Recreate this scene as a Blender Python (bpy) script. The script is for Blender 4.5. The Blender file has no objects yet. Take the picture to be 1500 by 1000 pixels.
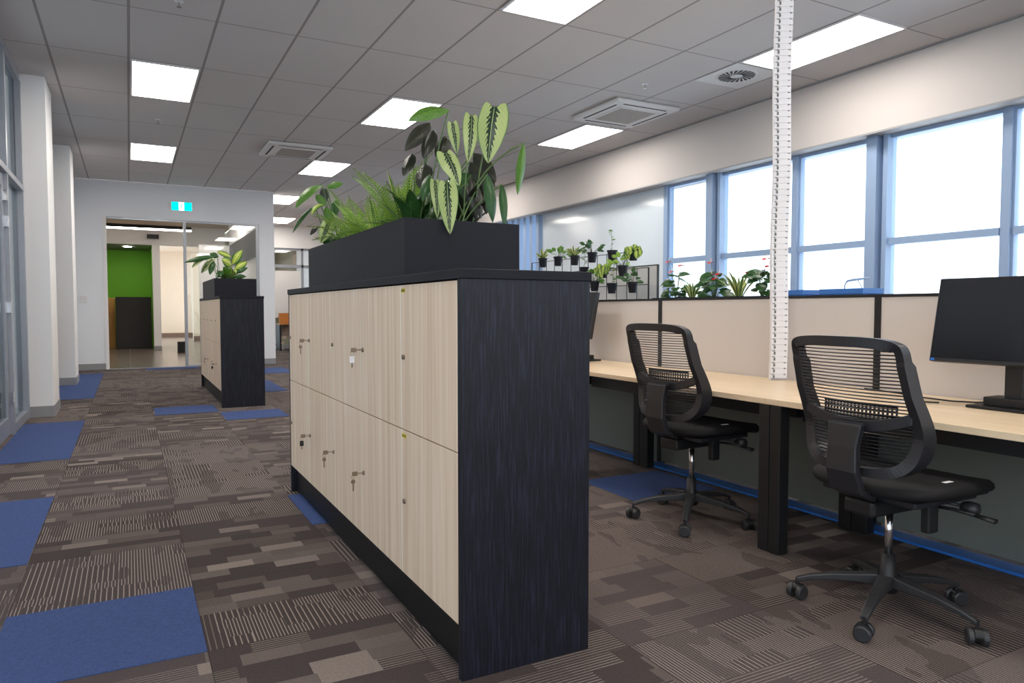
import bpy, math, random
from mathutils import Vector, Matrix
random.seed(7)
R = math.radians
# ------------------------------------------------------------------ camera, sky, exposure
scn = bpy.context.scene
H = 1.08
cd = bpy.data.cameras.new('camera'); cam = bpy.data.objects.new('camera', cd); scn.collection.objects.link(cam)
cam.location = (0, 0, H); cam.rotation_euler = (R(90 - 2.56), 0, R(-28.05))
cd.sensor_width = 36; cd.lens = 36 * 1052.0 / 1500.0; cd.clip_start = .05; cd.clip_end = 200
scn.camera = cam
w = bpy.data.worlds.new('sky'); scn.world = w; w.use_nodes = True
w.node_tree.nodes['Background'].inputs[0].default_value = (.74, .87, 1, 1)
w.node_tree.nodes['Background'].inputs[1].default_value = 1.6
LIGHT_PANEL = 6.4
scn.view_settings.view_transform = 'Standard'; scn.view_settings.look = 'None'
scn.view_settings.gamma = 1; scn.view_settings.use_curve_mapping = False
scn.view_settings.exposure = 1.45
C = scn.collection

# ------------------------------------------------------------------ materials
def srgb(r, g, b):
    return tuple(((c / 255) / 12.92 if c / 255 <= .04045 else ((c / 255 + .055) / 1.055) ** 2.4) for c in (r, g, b)) + (1,)
class NT:
    def __init__(s, name):
        s.m = bpy.data.materials.new(name); s.m.use_nodes = True
        s.t = s.m.node_tree; s.b = s.t.nodes['Principled BSDF']
    def n(s, typ, **kw):
        nd = s.t.nodes.new(typ)
        for k, v in kw.items(): setattr(nd, k, v)
        return nd
    def lk(s, a, b): s.t.links.new(a, b)
    def put(s, inp, v):
        if hasattr(v, 'is_linked') or isinstance(v, bpy.types.NodeSocket): s.lk(v, inp)
        else: inp.default_value = v
    def math(s, op, a, b=0.0, c=None):
        nd = s.n('ShaderNodeMath', operation=op); s.put(nd.inputs[0], a); s.put(nd.inputs[1], b)
        if c is not None: s.put(nd.inputs[2], c)
        return nd.outputs[0]
    def mix(s, f, a, b):
        nd = s.n('ShaderNodeMix', data_type='RGBA'); s.put(nd.inputs[0], f); s.put(nd.inputs[6], a); s.put(nd.inputs[7], b)
        return nd.outputs[2]
    def coord(s, kind='Object'): return s.n('ShaderNodeTexCoord').outputs[kind]
    def geo(s): return s.n('ShaderNodeNewGeometry').outputs['Position']
    def sep(s, v):
        nd = s.n('ShaderNodeSeparateXYZ'); s.lk(v, nd.inputs[0]); return nd.outputs
    def comb(s, x, y, z=0.0):
        nd = s.n('ShaderNodeCombineXYZ'); s.put(nd.inputs[0], x); s.put(nd.inputs[1], y); s.put(nd.inputs[2], z); return nd.outputs[0]
    def noise(s, vec, scale=5, detail=2, rough=.5):
        nd = s.n('ShaderNodeTexNoise'); s.lk(vec, nd.inputs['Vector']); nd.inputs['Scale'].default_value = scale
        nd.inputs['Detail'].default_value = detail; nd.inputs['Roughness'].default_value = rough; return nd.outputs['Fac']
    def white(s, vec):
        nd = s.n('ShaderNodeTexWhiteNoise', noise_dimensions='3D'); s.lk(vec, nd.inputs['Vector']); return nd.outputs['Value']
    def vmul(s, vec, v):
        nd = s.n('ShaderNodeVectorMath', operation='MULTIPLY'); s.lk(vec, nd.inputs[0]); nd.inputs[1].default_value = v; return nd.outputs[0]
    def ramp(s, f, stops):
        nd = s.n('ShaderNodeValToRGB'); s.lk(f, nd.inputs[0]); e = nd.color_ramp.elements
        while len(e) < len(stops): e.new(.5)
        for i, (p, c) in enumerate(stops): e[i].position = p; e[i].color = c
        return nd.outputs[0]
    def bump(s, h, strength=.2, dist=.002):
        nd = s.n('ShaderNodeBump'); nd.inputs['Strength'].default_value = strength; nd.inputs['Distance'].default_value = dist
        s.lk(h, nd.inputs['Height']); s.lk(nd.outputs[0], s.b.inputs['Normal'])
    def fin(s, col=None, rough=.5, metal=0, spec=.5):
        if col is not None: s.put(s.b.inputs['Base Color'], col)
        s.put(s.b.inputs['Roughness'], rough); s.b.inputs['Metallic'].default_value = metal
        s.b.inputs['Specular IOR Level'].default_value = spec
        return s.m
def plain(name, rgb, rough=.5, metal=0, var=.06, scale=9, spec=.5, bump=0):
    t = NT(name); p = t.geo(); n = t.noise(p, scale, 3)
    c = srgb(*rgb); lo = tuple(x * (1 - var) for x in c[:3]) + (1,); hi = tuple(min(1, x * (1 + var)) for x in c[:3]) + (1,)
    if bump: t.bump(t.noise(p, scale * 30, 2), bump, .001)
    return t.fin(t.mix(n, lo, hi), rough, metal, spec)
M = {}
M['white_wall'] = plain('white_painted_wall', (240, 238, 236), .6, var=.02, scale=2)
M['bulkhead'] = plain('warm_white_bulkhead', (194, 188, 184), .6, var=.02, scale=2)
M['far_wall'] = plain('far_painted_wall', (236, 239, 243), .6, var=.02, scale=2)
M['trim_grey'] = plain('grey_skirting', (150, 150, 152), .5)
M['alu'] = plain('satin_aluminium', (168, 171, 178), .35, .55, .03)
M['frame_dark'] = plain('dark_frame', (52, 50, 48), .5)
M['winframe'] = plain('sky_tinted_window_frame', (150, 172, 202), .45, 0, .02)  # blue cast of sky light and haze put into the frame colour
M['black'] = plain('matt_black_metal', (22, 22, 24), .5, 0, .1)
M['plastic'] = plain('black_chair_plastic', (34, 34, 38), .42, 0, .08)
M['seatfab'] = plain('black_seat_fabric', (14, 13, 15), .75, 0, .2, 60, .3, .3)
M['rubber'] = plain('caster_plastic', (44, 44, 46), .45)
M['chrome'] = plain('chrome', (215, 215, 218), .15, 1, .02)
M['steel'] = plain('lock_steel', (150, 136, 120), .3, .85, .03)
M['cardwhite'] = plain('white_plastic', (232, 230, 232), .45, 0, .02)
M['yellow'] = plain('yellow_sticker', (228, 206, 40), .5, 0, .03)
M['ink'] = plain('black_ink', (40, 34, 12), .6)
M['edge'] = plain('edge_glint_white', (255, 250, 240), .5, 0, .01)  # near-white tone paints the light caught on door edges
M['planter'] = plain('charcoal_planter_powder_coat', (22, 23, 31), .5, 0, .06, 4, .25)
M['soil'] = plain('potting_soil', (46, 34, 24), .95, 0, .4, 60)
M['kick'] = plain('black_kickboard', (12, 11, 13), .5)
M['screenfab'] = plain('stone_screen_fabric', (208, 199, 192), .85, 0, .03, 120, .3, .15)
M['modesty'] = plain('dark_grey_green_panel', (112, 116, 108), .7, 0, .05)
M['bluestrip'] = plain('glossy_blue', (40, 112, 200), .35, 0, .15, 30)
M['screenblk'] = plain('screen_glass', (20, 20, 27), .22, 0, .05)
M['bluebox'] = plain('blue_plastic', (44, 100, 170), .5)
M['ac'] = plain('cassette_plastic', (228, 226, 224), .5, 0, .02)
M['grille'] = plain('grey_filter_grille', (168, 160, 152), .6)
M['slot'] = plain('dark_slot', (18, 18, 18), .6)
M['green'] = plain('green_wall_paint', (112, 184, 30), .6, 0, .04, 2)
M['beige'] = plain('beige_panel', (214, 192, 170), .6, 0, .03, 2)
M['ochre'] = plain('ochre_panel', (190, 142, 70), .6, 0, .05, 2)
M['brown'] = plain('brown_skirting', (112, 86, 72), .5)
M['darkcab'] = plain('dark_brown_cabinet', (26, 21, 19), .5)
M['orange'] = plain('orange_wood', (186, 120, 50), .5, 0, .15, 5)
M['stem'] = plain('plant_stem', (78, 104, 50), .5, 0, .15, 20)
M['darkstem'] = plain('dark_plant_stem', (58, 60, 36), .5, 0, .2, 20)
M['red'] = plain('red_spathe', (196, 34, 32), .35, 0, .12, 20)
M['cream'] = plain('cream_petal', (232, 214, 180), .6, 0, .1, 30)
M['signwhite'] = plain('sign_white_fill', (240, 250, 248), .5)
M['whiteboard'] = plain('whiteboard', (228, 226, 224), .35, 0, .01)
def emis(name, rgb, st):
    t = NT(name); e = t.n('ShaderNodeEmission'); e.inputs[0].default_value = rgb + (1,); e.inputs[1].default_value = st
    t.lk(e.outputs[0], t.t.nodes['Material Output'].inputs[0]); return t.m
M['panel'] = emis('led_diffuser', (1, .93, .86), LIGHT_PANEL)
M['down'] = emis('downlight_lens', (1, .93, .86), 40)
M['exitgreen'] = emis('lit_exit_green', (.0, .55, .52), 1.0)
M['exitwhite'] = emis('lit_exit_white', (.95, 1, .98), 1.0)
def glass(name, tint=(1, 1, 1), refl=.07, cap=.6):
    t = NT(name); tr = t.n('ShaderNodeBsdfTransparent'); tr.inputs[0].default_value = tint + (1,)
    gl = t.n('ShaderNodeBsdfGlossy'); gl.inputs['Roughness'].default_value = .02
    fr = t.n('ShaderNodeFresnel'); fr.inputs[0].default_value = 1.35
    f = t.math('MINIMUM', t.math('ADD', fr.outputs[0], refl), cap)
    mx = t.n('ShaderNodeMixShader'); t.lk(f, mx.inputs[0]); t.lk(tr.outputs[0], mx.inputs[1]); t.lk(gl.outputs[0], mx.inputs[2])
    t.lk(mx.outputs[0], t.t.nodes['Material Output'].inputs[0]); return t.m
M['glass'] = glass('window_glass', (.97, .99, 1), .02)
M['tintglass'] = glass('partition_glass', (.9, .92, .92), .06)
M['storeglass'] = glass('storefront_glass', (.80, .82, .82), .03, .22)
t = NT('exterior_standin_gloss'); M['extstandin'] = t.fin(srgb(214, 224, 232), .08, 0, .5)  # gloss colour of the panel standing in for the exterior
# pale ash laminate, vertical grain
def wood(name, cols, sx, sy, sz, rough, spec=.5, bump=.0):
    t = NT(name); p = t.geo()
    a = t.noise(t.vmul(p, (sx, sy, sz)), 1, 4, .6)
    b = t.noise(t.vmul(p, (sx * 6, sy * 6, sz * 2.5)), 1, 3, .6)
    f = t.math('ADD', t.math('MULTIPLY', a, .72), t.math('MULTIPLY', b, .28))
    c = t.ramp(f, [(.36, srgb(*cols[0])), (.5, srgb(*cols[1])), (.64, srgb(*cols[2]))])
    if bump: t.bump(b, bump, .0015)
    return t.fin(c, rough, 0, spec)
M['ash'] = wood('ash_laminate', [(224, 194, 164), (236, 208, 180), (246, 224, 202)], 34, 34, .8, .5, .35)
M['desk'] = wood('maple_desk_laminate', [(222, 196, 160), (228, 204, 170), (234, 212, 180)], 22, 1.6, 22, .32)
M['oak'] = wood('black_oak_veneer', [(15, 15, 21), (22, 23, 32), (40, 43, 58)], 150, 150, 7, .45, .35, .5)
# carpet
def carpet():
    t = NT('patchwork_carpet'); x, y, z = t.sep(t.geo()); T = .598
    px = t.math('DIVIDE', t.math('ADD', x, .402), T); py = t.math('DIVIDE', t.math('SUBTRACT', y, 2.415), T)
    tx = t.math('FLOOR', px); ty = t.math('FLOOR', py)
    fx = t.math('FRACT', px); fy = t.math('FRACT', py)
    tr = t.white(t.comb(tx, ty, 3))
    # bands inside a tile, then blocks inside a band
    by = t.math('FLOOR', t.math('MULTIPLY', fy, 8)); r1 = t.white(t.comb(tx, ty, by))
    bx = t.math('FLOOR', t.math('ADD', t.math('MULTIPLY', fx, 3.3), t.math('MULTIPLY', r1, 2)))
    r2 = t.white(t.comb(t.math('ADD', t.math('MULTIPLY', tx, 7), bx), t.math('ADD', t.math('MULTIPLY', ty, 11), by), 1.5))
    r3 = t.white(t.comb(t.math('ADD', t.math('MULTIPLY', tx, 7), bx), t.math('ADD', t.math('MULTIPLY', ty, 11), by), 8.5))
    # large stripe zones span half tiles
    hy = t.math('FLOOR', t.math('MULTIPLY', fy, 2)); rz = t.white(t.comb(tx, hy, t.math('ADD', ty, .3)))
    zone = t.math('GREATER_THAN', rz, .42)
    wob = t.math('MULTIPLY', t.noise(t.comb(t.math('MULTIPLY', x, 40), t.math('MULTIPLY', y, 25)), 1, 2), .0008)
    def stripes(c, per, th):
        return t.math('GREATER_THAN', t.math('FRACT', t.math('DIVIDE', t.math('ADD', c, wob), per)), th)
    s1 = stripes(x, .0115, .72); s2 = stripes(x, .019, .80); s3 = stripes(y, .014, .66)
    sA = t.mix(t.math('GREATER_THAN', t.white(t.comb(bx, ty, tx)), .6), s1, s2)
    yarn = t.noise(t.geo(), 300, 2, .8); fib = t.noise(t.geo(), 120, 2, .7)
    base = t.mix(tr, srgb(66, 58, 56), srgb(82, 74, 74))
    light = t.mix(r3, srgb(112, 101, 95), srgb(150, 138, 130))
    stripe = t.mix(sA, base, srgb(148, 136, 128))
    stripe = t.mix(t.math('MULTIPLY', t.math('LESS_THAN', t.noise(t.comb(t.math('MULTIPLY', x, 8), t.math('MULTIPLY', y, 3)), 1, 1), .42), .6), stripe, base)
    block = t.mix(t.math('GREATER_THAN', r2, .66), base, t.mix(.32, base, light))
    block = t.mix(t.math('GREATER_THAN', r2, .91), block, t.mix(.75, base, light))
    block = t.mix(t.math('MULTIPLY', t.math('LESS_THAN', r2, .26), t.math('MULTIPLY', s3, .6)), block, light)
    col = t.mix(zone, block, stripe)
    seam = t.math('MAXIMUM', t.math('LESS_THAN', fx, .006), t.math('LESS_THAN', fy, .006))
    col = t.mix(t.math('MULTIPLY', seam, .5), col, srgb(44, 38, 36))
    mulv = t.math('ADD', .0, t.math('ADD', t.math('MULTIPLY', yarn, 1.5), t.math('MULTIPLY', fib, .6)))
    vm = t.n('ShaderNodeVectorMath', operation='SCALE'); t.lk(col, vm.inputs[0]); t.lk(mulv, vm.inputs['Scale'])
    t.bump(yarn, .5, .003)
    return t.fin(vm.outputs[0], .95, 0, .15)
M['carpet'] = carpet()
def bluecarpet():
    t = NT('blue_carpet'); p = t.geo()
    n = t.noise(t.vmul(p, (40, 190, 40)), 1, 3, .8); y = t.noise(t.vmul(p, (190, 40, 40)), 1, 3, .8)
    c = t.mix(t.math('ADD', t.math('MULTIPLY', n, .6), t.math('MULTIPLY', y, .4)), srgb(8, 18, 56), srgb(92, 114, 168))
    t.bump(y, .5, .003); return t.fin(c, .95, 0, .15)
M['bluecarpet'] = bluecarpet()
def ceilmat():
    t = NT('ceiling_tiles'); x, y, z = t.sep(t.geo())
    gx = t.math('FRACT', t.math('DIVIDE', t.math('SUBTRACT', x, .045 - .6265 / 2), .6265))
    gy = t.math('FRACT', t.math('DIVIDE', t.math('SUBTRACT', y, 5.035 - .63), 1.26))
    dx = t.math('ABSOLUTE', t.math('SUBTRACT', gx, .5)); dy = t.math('ABSOLUTE', t.math('SUBTRACT', gy, .5))
    line = t.math('MAXIMUM', t.math('LESS_THAN', dx, .017), t.math('LESS_THAN', dy, .0055))
    base = t.mix(t.noise(t.geo(), 1.2, 2), srgb(204, 199, 197), srgb(212, 207, 205))
    c = t.mix(line, base, srgb(156, 149, 147))
    t.bump(t.math('SUBTRACT', 1, line), .4, .004)
    return t.fin(c, .75, 0, .2)
M['ceiling'] = ceilmat()
def tiles():
    t = NT('lobby_floor_tiles'); x, y, z = t.sep(t.geo())
    fx = t.math('FRACT', t.math('DIVIDE', x, .62)); fy = t.math('FRACT', t.math('DIVIDE', y, .62))
    ln = t.math('MAXIMUM', t.math('LESS_THAN', fx, .014), t.math('LESS_THAN', fy, .014))
    c = t.mix(t.noise(t.geo(), 3, 3), srgb(96, 84, 76), srgb(118, 104, 94))
    return t.fin(t.mix(ln, c, srgb(160, 140, 120)), .25)
M['tiles'] = tiles()
# leaves: u runs across (0..1), v along (0..1)
def leafmat(name, dark, light, edge, kind, rough=.35):
    t = NT(name); uv = t.coord('UV'); u, v, _ = t.sep(uv)
    d = t.math('ABSOLUTE', t.math('MULTIPLY', t.math('SUBTRACT', u, .5), 2))
    ph = t.math('SUBTRACT', t.math('MULTIPLY', v, 10), t.math('MULTIPLY', d, 3.2))
    tooth = t.math('ABSOLUTE', t.math('SUBTRACT', t.math('MULTIPLY', t.math('FRACT', ph), 2), 1))
    nz = t.noise(t.comb(t.math('MULTIPLY', u, 7), t.math('MULTIPLY', v, 12)), 1, 3)
    vein = t.math('MULTIPLY', t.math('GREATER_THAN', tooth, .86), .16)
    if kind == 'feather':
        wd = t.math('ADD', .20, t.math('ADD', t.math('MULTIPLY', tooth, .20), t.math('MULTIPLY', t.math('SUBTRACT', nz, .5), .5)))
        core = t.math('LESS_THAN', d, wd); rim = t.math('GREATER_THAN', d, .93)
        c = t.mix(vein, light, dark); c = t.mix(core, c, dark); c = t.mix(rim, c, edge)
        mid = t.math('LESS_THAN', d, .022); c = t.mix(mid, c, light)
    elif kind == 'stripe':
        c = t.mix(t.math('GREATER_THAN', t.math('ADD', d, t.math('MULTIPLY', nz, .3)), .82), dark, edge)
        c = t.mix(t.math('LESS_THAN', d, t.math('MULTIPLY', nz, .4)), c, light)
    else:
        c = t.mix(nz, dark, light); c = t.mix(vein, c, edge); c = t.mix(t.math('LESS_THAN', d, .05), c, light)
    t.b.inputs['Subsurface Weight'].default_value = 0
    # thin leaves let some light through
    tl = t.n('ShaderNodeBsdfTranslucent'); t.lk(c, tl.inputs[0])
    mx = t.n('ShaderNodeMixShader'); mx.inputs[0].default_value = .25
    t.lk(t.b.outputs[0], mx.inputs[1]); t.lk(tl.outputs[0], mx.inputs[2])
    t.lk(mx.outputs[0], t.t.nodes['Material Output'].inputs[0])
    t.bump(tooth, .25, .002)
    return t.fin(c, rough, 0, .5)
M['calathea'] = leafmat('calathea_leaf', srgb(28, 56, 38), srgb(172, 188, 122), srgb(92, 132, 78), 'feather')
M['darkleaf'] = leafmat('dark_purple_green_leaf', srgb(30, 34, 26), srgb(62, 62, 50), srgb(50, 34, 46), 'plain', .3)
M['greenleaf'] = leafmat('green_leaf', srgb(50, 92, 30), srgb(104, 150, 54), srgb(120, 160, 70), 'plain')
M['fern'] = leafmat('fern_leaf', srgb(92, 140, 40), srgb(168, 200, 84), srgb(120, 168, 54), 'plain', .5)
M['snake'] = leafmat('variegated_blade', srgb(56, 98, 50), srgb(110, 140, 90), srgb(214, 212, 130), 'stripe')
M['lime'] = leafmat('lime_centre_leaf', srgb(160, 184, 70), srgb(206, 214, 110), srgb(60, 106, 44), 'stripe')
M['deep'] = leafmat('deep_green_leaf', srgb(26, 62, 32), srgb(66, 108, 54), srgb(80, 120, 60), 'plain', .3)

# ------------------------------------------------------------------ mesh helpers
class MB:
    def __init__(s): s.v = []; s.f = []; s.uv = []
    def add(s, vs, fs, uvs=None):
        o = len(s.v); s.v += [Vector(p) for p in vs]
        for i, f in enumerate(fs):
            s.f.append([o + k for k in f]); s.uv.append(uvs[i] if uvs else None)
        return s
    def box(s, x0, x1, y0, y1, z0, z1):
        vs = [(x, y, z) for z in (z0, z1) for y in (y0, y1) for x in (x0, x1)]
        return s.add(vs, [(0, 2, 3, 1), (4, 5, 7, 6), (0, 1, 5, 4), (2, 6, 7, 3), (0, 4, 6, 2), (1, 3, 7, 5)])
    def tube(s, pts, r, n=8, cap=True, flat=None):
        pts = [Vector(p) for p in pts]; rs = r if isinstance(r, (list, tuple)) else [r] * len(pts)
        vs = []; fs = []; up = None
        for i, p in enumerate(pts):
            d = (pts[min(i + 1, len(pts) - 1)] - pts[max(i - 1, 0)]).normalized()
            if up is None:
                up = Vector((0, 0, 1)) if abs(d.z) < .9 else Vector((1, 0, 0))
            a = d.cross(up).normalized(); b = a.cross(d).normalized(); up = b
            for k in range(n):
                an = 2 * math.pi * k / n; vs.append(p + a * math.cos(an) * rs[i] + b * math.sin(an) * rs[i] * (flat or 1))
        for i in range(len(pts) - 1):
            for k in range(n):
                fs.append((i * n + k, i * n + (k + 1) % n, (i + 1) * n + (k + 1) % n, (i + 1) * n + k))
        if cap: fs += [tuple(range(n))[::-1], tuple((len(pts) - 1) * n + k for k in range(n))]
        return s.add(vs, fs)
    def lathe(s, c, prof, n=20, axis='z'):
        vs = []; fs = []
        for (r, h) in prof:
            for k in range(n):
                a = 2 * math.pi * k / n; p = (r * math.cos(a), r * math.sin(a), h)
                if axis == 'y': p = (p[0], p[2], p[1])
                if axis == 'x': p = (p[2], p[0], p[1])
                vs.append((c[0] + p[0], c[1] + p[1], c[2] + p[2]))
        for i in range(len(prof) - 1):
            for k in range(n): fs.append((i * n + k, i * n + (k + 1) % n, (i + 1) * n + (k + 1) % n, (i + 1) * n + k))
        fs += [tuple(range(n))[::-1], tuple((len(prof) - 1) * n + k for k in range(n))]
        return s.add(vs, fs)
    def ribbon(s, pts, wv, dv):   # rectangular section swept along pts: wv half in-plane vectors, dv half depth vectors
        n = len(pts); vs = []
        for p, a, b in zip(pts, wv, dv): vs += [p + a + b, p - a + b, p - a - b, p + a - b]
        closed = (pts[0] - pts[-1]).length < 1e-6
        if closed: vs = vs[:-4]; n -= 1
        fs = []
        for i in range(n if closed else n - 1):
            j = (i + 1) % n
            for k in range(4): fs.append((i * 4 + k, i * 4 + (k + 1) % 4, j * 4 + (k + 1) % 4, j * 4 + k))
        if not closed: fs += [(3, 2, 1, 0), tuple((n - 1) * 4 + k for k in range(4))]
        return s.add(vs, fs)
    def leaf(s, base, tip, width, nrm=(0, -1, 0), droop=.0, fold=.25, shape=.42, ripple=.0, nl=10, nw=6, heart=0):
        b = Vector(base); t_ = Vector(tip); d = t_ - b; L = d.length; T = d.normalized(); N = Vector(nrm)
        S = T.cross(N).normalized(); N = S.cross(T).normalized()
        vs = []; fs = []; uvs = []
        for i in range(nl + 1):
            v = i / nl
            c = b + d * v + N * (4 * v * (1 - v)) * droop * L
            wd = width / 2 * (math.sin(math.pi * v ** (math.log(.5) / math.log(shape)))) ** .75 if 0 < v < 1 else width * .012
            if heart: wd = width / 2 * (math.sin(math.pi * min(1, .10 + .90 * v) ** (math.log(.5) / math.log(shape)))) ** .7 if v < 1 else width * .01
            for k in range(nw + 1):
                u = k / nw * 2 - 1
                off = -heart * width * (abs(u) ** 1.3 - .5 * abs(u) ** 6) * max(0, 1 - v / .4) ** 2 if heart else 0
                vs.append(c + S * u * wd + N * (-fold * abs(u) ** 1.4 * wd + ripple * width * math.sin(v * 19 + u * 2) * abs(u)) + T * off)
        for i in range(nl):
            for k in range(nw):
                a = i * (nw + 1) + k; fs.append((a, a + 1, a + nw + 2, a + nw + 1))
                uvs.append([(k / nw, i / nl), ((k + 1) / nw, i / nl), ((k + 1) / nw, (i + 1) / nl), (k / nw, (i + 1) / nl)])
        return s.add(vs, fs, uvs)
    def build(s, name, mat, parent=None, root=None, smooth=False, bevel=0, kind=None, label=None, seg=2):
        me = bpy.data.meshes.new(name)
        if parent is not None: org = Vector(root.location if root is not None else parent.location)
        else:
            lo = [min(p[i] for p in s.v) for i in range(3)]; hi = [max(p[i] for p in s.v) for i in range(3)]
            org = Vector(((lo[0] + hi[0]) / 2, (lo[1] + hi[1]) / 2, lo[2]))
        me.from_pydata([p - org for p in s.v], [], s.f)
        if any(u for u in s.uv):
            ul = me.uv_layers.new(name='UVMap'); i = 0
            for f, u in zip(s.f, s.uv):
                for k in range(len(f)): ul.data[i].uv = u[k] if u else (0, 0); i += 1
        me.materials.append(mat); me.update()
        o = bpy.data.objects.new(name, me); C.objects.link(o)
        if parent is not None: o.parent = parent
        else: o.location = org
        if smooth:
            for p in me.polygons: p.use_smooth = True
        if bevel:
            md = o.modifiers.new('bevel', 'BEVEL'); md.width = bevel; md.segments = seg; md.limit_method = 'ANGLE'
        if kind: o['kind'] = kind
        if label: o['label'] = label
        return o
def thing(name, label, cat, loc=(0, 0, 0), group=None):
    o = bpy.data.objects.new(name, None); C.objects.link(o); o.location = loc; o.empty_display_size = .1
    o['label'] = label; o['category'] = cat
    if group: o['group'] = group
    return o
def tag(o, label, cat, group=None):
    o['label'] = label; o['category'] = cat
    if group: o['group'] = group
    return o
def box(*a): return MB().box(*a)
def struct(name, mb, mat, parent=None, **k):
    o = mb.build(name, mat, parent, **k)
    if parent is None: o['kind'] = 'structure'
    return o
def kids(o): return [c for c in bpy.data.objects if c.parent == o]
def copy_tree(o, parent=None):
    c = o.copy(); C.objects.link(c); c.parent = parent
    for ch in kids(o): copy_tree(ch, c)
    return c

# ------------------------------------------------------------------ room shell
CE = 3.384; YF = 14.8; XL = -.90; XB = 6.23; XG = 6.46
struct('floor', box(-5, 8, -5, YF, -.1, 0).box(2.54, 8, YF, 21.2, -.1, 0), M['carpet'])
struct('floor_lobby', box(-1.6, 2.54, YF, 34, -.1, -.001), M['tiles'])
struct('ceiling', box(-5, 8, -5, YF, CE, CE + .2).box(2.54, 8, YF, 20.6, CE, CE + .2), M['ceiling'])
struct('ceiling_lobby', box(-1.6, 2.54, YF + .15, 34, 3.32, 3.5), M['beige'])
struct('wall_back', box(-5, 8, -5.2, -5, 0, .5).box(-5, 8, -5.2, -5, 3.1, CE).box(-5, -4.7, -5.2, -5, .5, 3.1).box(.6, 8, -5.2, -5, .5, 3.1), M['white_wall'])
fr = MB()
for k in range(4): fr.box(-4.7 + k * 1.8, -4.62 + k * 1.8, -5.15, -5.05, .5, 3.1)
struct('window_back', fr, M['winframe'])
# bulkhead over the windows
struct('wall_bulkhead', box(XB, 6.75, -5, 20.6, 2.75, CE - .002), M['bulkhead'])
struct('trim_bulkhead_edge', box(XB - .006, XB + .02, -5, 20.6, 2.735, 2.752), M['trim_grey'])
struct('trim_ceiling_angle', box(XB - .03, XB, -5, 20.6, CE - .012, CE), M['trim_grey'])
struct('wall_right_sill', box(XG - .05, XG + .15, -5, 20.6, 0, .82), M['white_wall'])
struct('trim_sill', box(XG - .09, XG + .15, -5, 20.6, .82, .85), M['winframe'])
# window strip: each bay a window with frame and pane
marks = [(-4.2, 0), (-3.08, 1), (-1.98, 0), (-.93, 1), (.2, 0), (1.27, 1), (2.3, 0), (3.37, 1), (4.52, 0), (5.52, 1), (6.72, 0), (7.66, 1)]
bays = [(-5, -4.2)] + [(marks[i][0], marks[i + 1][0]) for i in range(len(marks) - 1)]
for i, (a, b) in enumerate(bays):
    fr = MB(); z0, z1 = .85, 2.75
    fr.box(XG, XG + .07, a + .02, a + .055, z0, z1).box(XG, XG + .07, b - .055, b - .02, z0, z1)
    fr.box(XG, XG + .07, a + .055, b - .055, z0, z0 + .05).box(XG, XG + .07, a + .055, b - .055, z1 - .035, z1)
    fr.box(XG - .015, XG + .07, a + .055, b - .055, 1.70, 1.765)
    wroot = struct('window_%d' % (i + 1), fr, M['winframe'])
    MB().box(XG + .03, XG + .036, a + .05, b - .05, z0 + .04, 1.71).box(XG + .03, XG + .036, a + .05, b - .05, 1.755, z1 - .03).build('pane', M['glass'], wroot)
for i, (y, k) in enumerate(marks):
    m = MB()
    if k: m.box(XG - .03, XG + .09, y - .035, y + .035, .85, 2.75)
    else: m.box(XG - .10, XG + .09, y - .02, y + .09, .85, 2.75).box(XG - .05, XG + .09, y - .10, y - .055, .85, 2.75)
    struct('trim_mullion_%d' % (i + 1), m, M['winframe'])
struct('wall_right_standin', box(XG + .01, XG + .1, 7.72, 11.0, .85, 2.75), M['extstandin'])  # gloss panel standing in for the grey exterior seen through the glass
m = MB()
y = 11.02
while y < 14.6:
    m.box(XG - .06, XG + .05, y, y + .09, .85, 2.75); y += .23
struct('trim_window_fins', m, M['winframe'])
struct('window_13', box(XG + .06, XG + .066, 11.0, 14.75, .85, 2.75), M['glass'])
struct('wall_right_far', box(XG, XG + .1, 14.75, 20.6, .85, 2.75), M['white_wall'])
# far wall with the wide glazed opening
OX0, OX1, OZ = -.352, 2.275, 2.74
struct('wall_far', box(XL - .1, OX0, YF, YF + .15, 0, CE - .002).box(OX1, 2.56, YF, YF + .15, 0, CE - .002).box(OX0, OX1, YF, YF + .15, OZ, CE - .002), M['far_wall'])
struct('wall_lobby_right', box(2.40, 2.54, YF + .15, 20.6, 0, CE), M['white_wall'])
struct('baseboard_far', box(XL, OX0, YF - .015, YF, 0, .11).box(OX1 + .01, 2.56, YF - .015, YF, 0, .11), M['trim_grey'])
fr = box(OX0 - .03, OX0 + .02, YF - .02, YF + .17, 0, OZ + .02)
struct('door_1_jamb_light', fr, M['white_wall'])
d1 = struct('door_1', box(OX0 + .02, OX1, YF + .02, YF + .12, OZ - .035, OZ).box(OX1 - .045, OX1, YF + .02, YF + .12, 0, OZ - .035)
            .box(.925, .975, YF + .02, YF + .12, 0, OZ - .035).box(.975, OX1 - .045, YF + .02, YF + .12, 0, .03), M['alu'])
box(.975, OX1 - .045, YF + .06, YF + .07, .03, OZ - .035).build('pane', M['tintglass'], d1)
struct('trim_floor_threshold', box(OX0 + .02, OX1, YF - .03, YF + .01, 0, .012), M['alu'])
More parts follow.
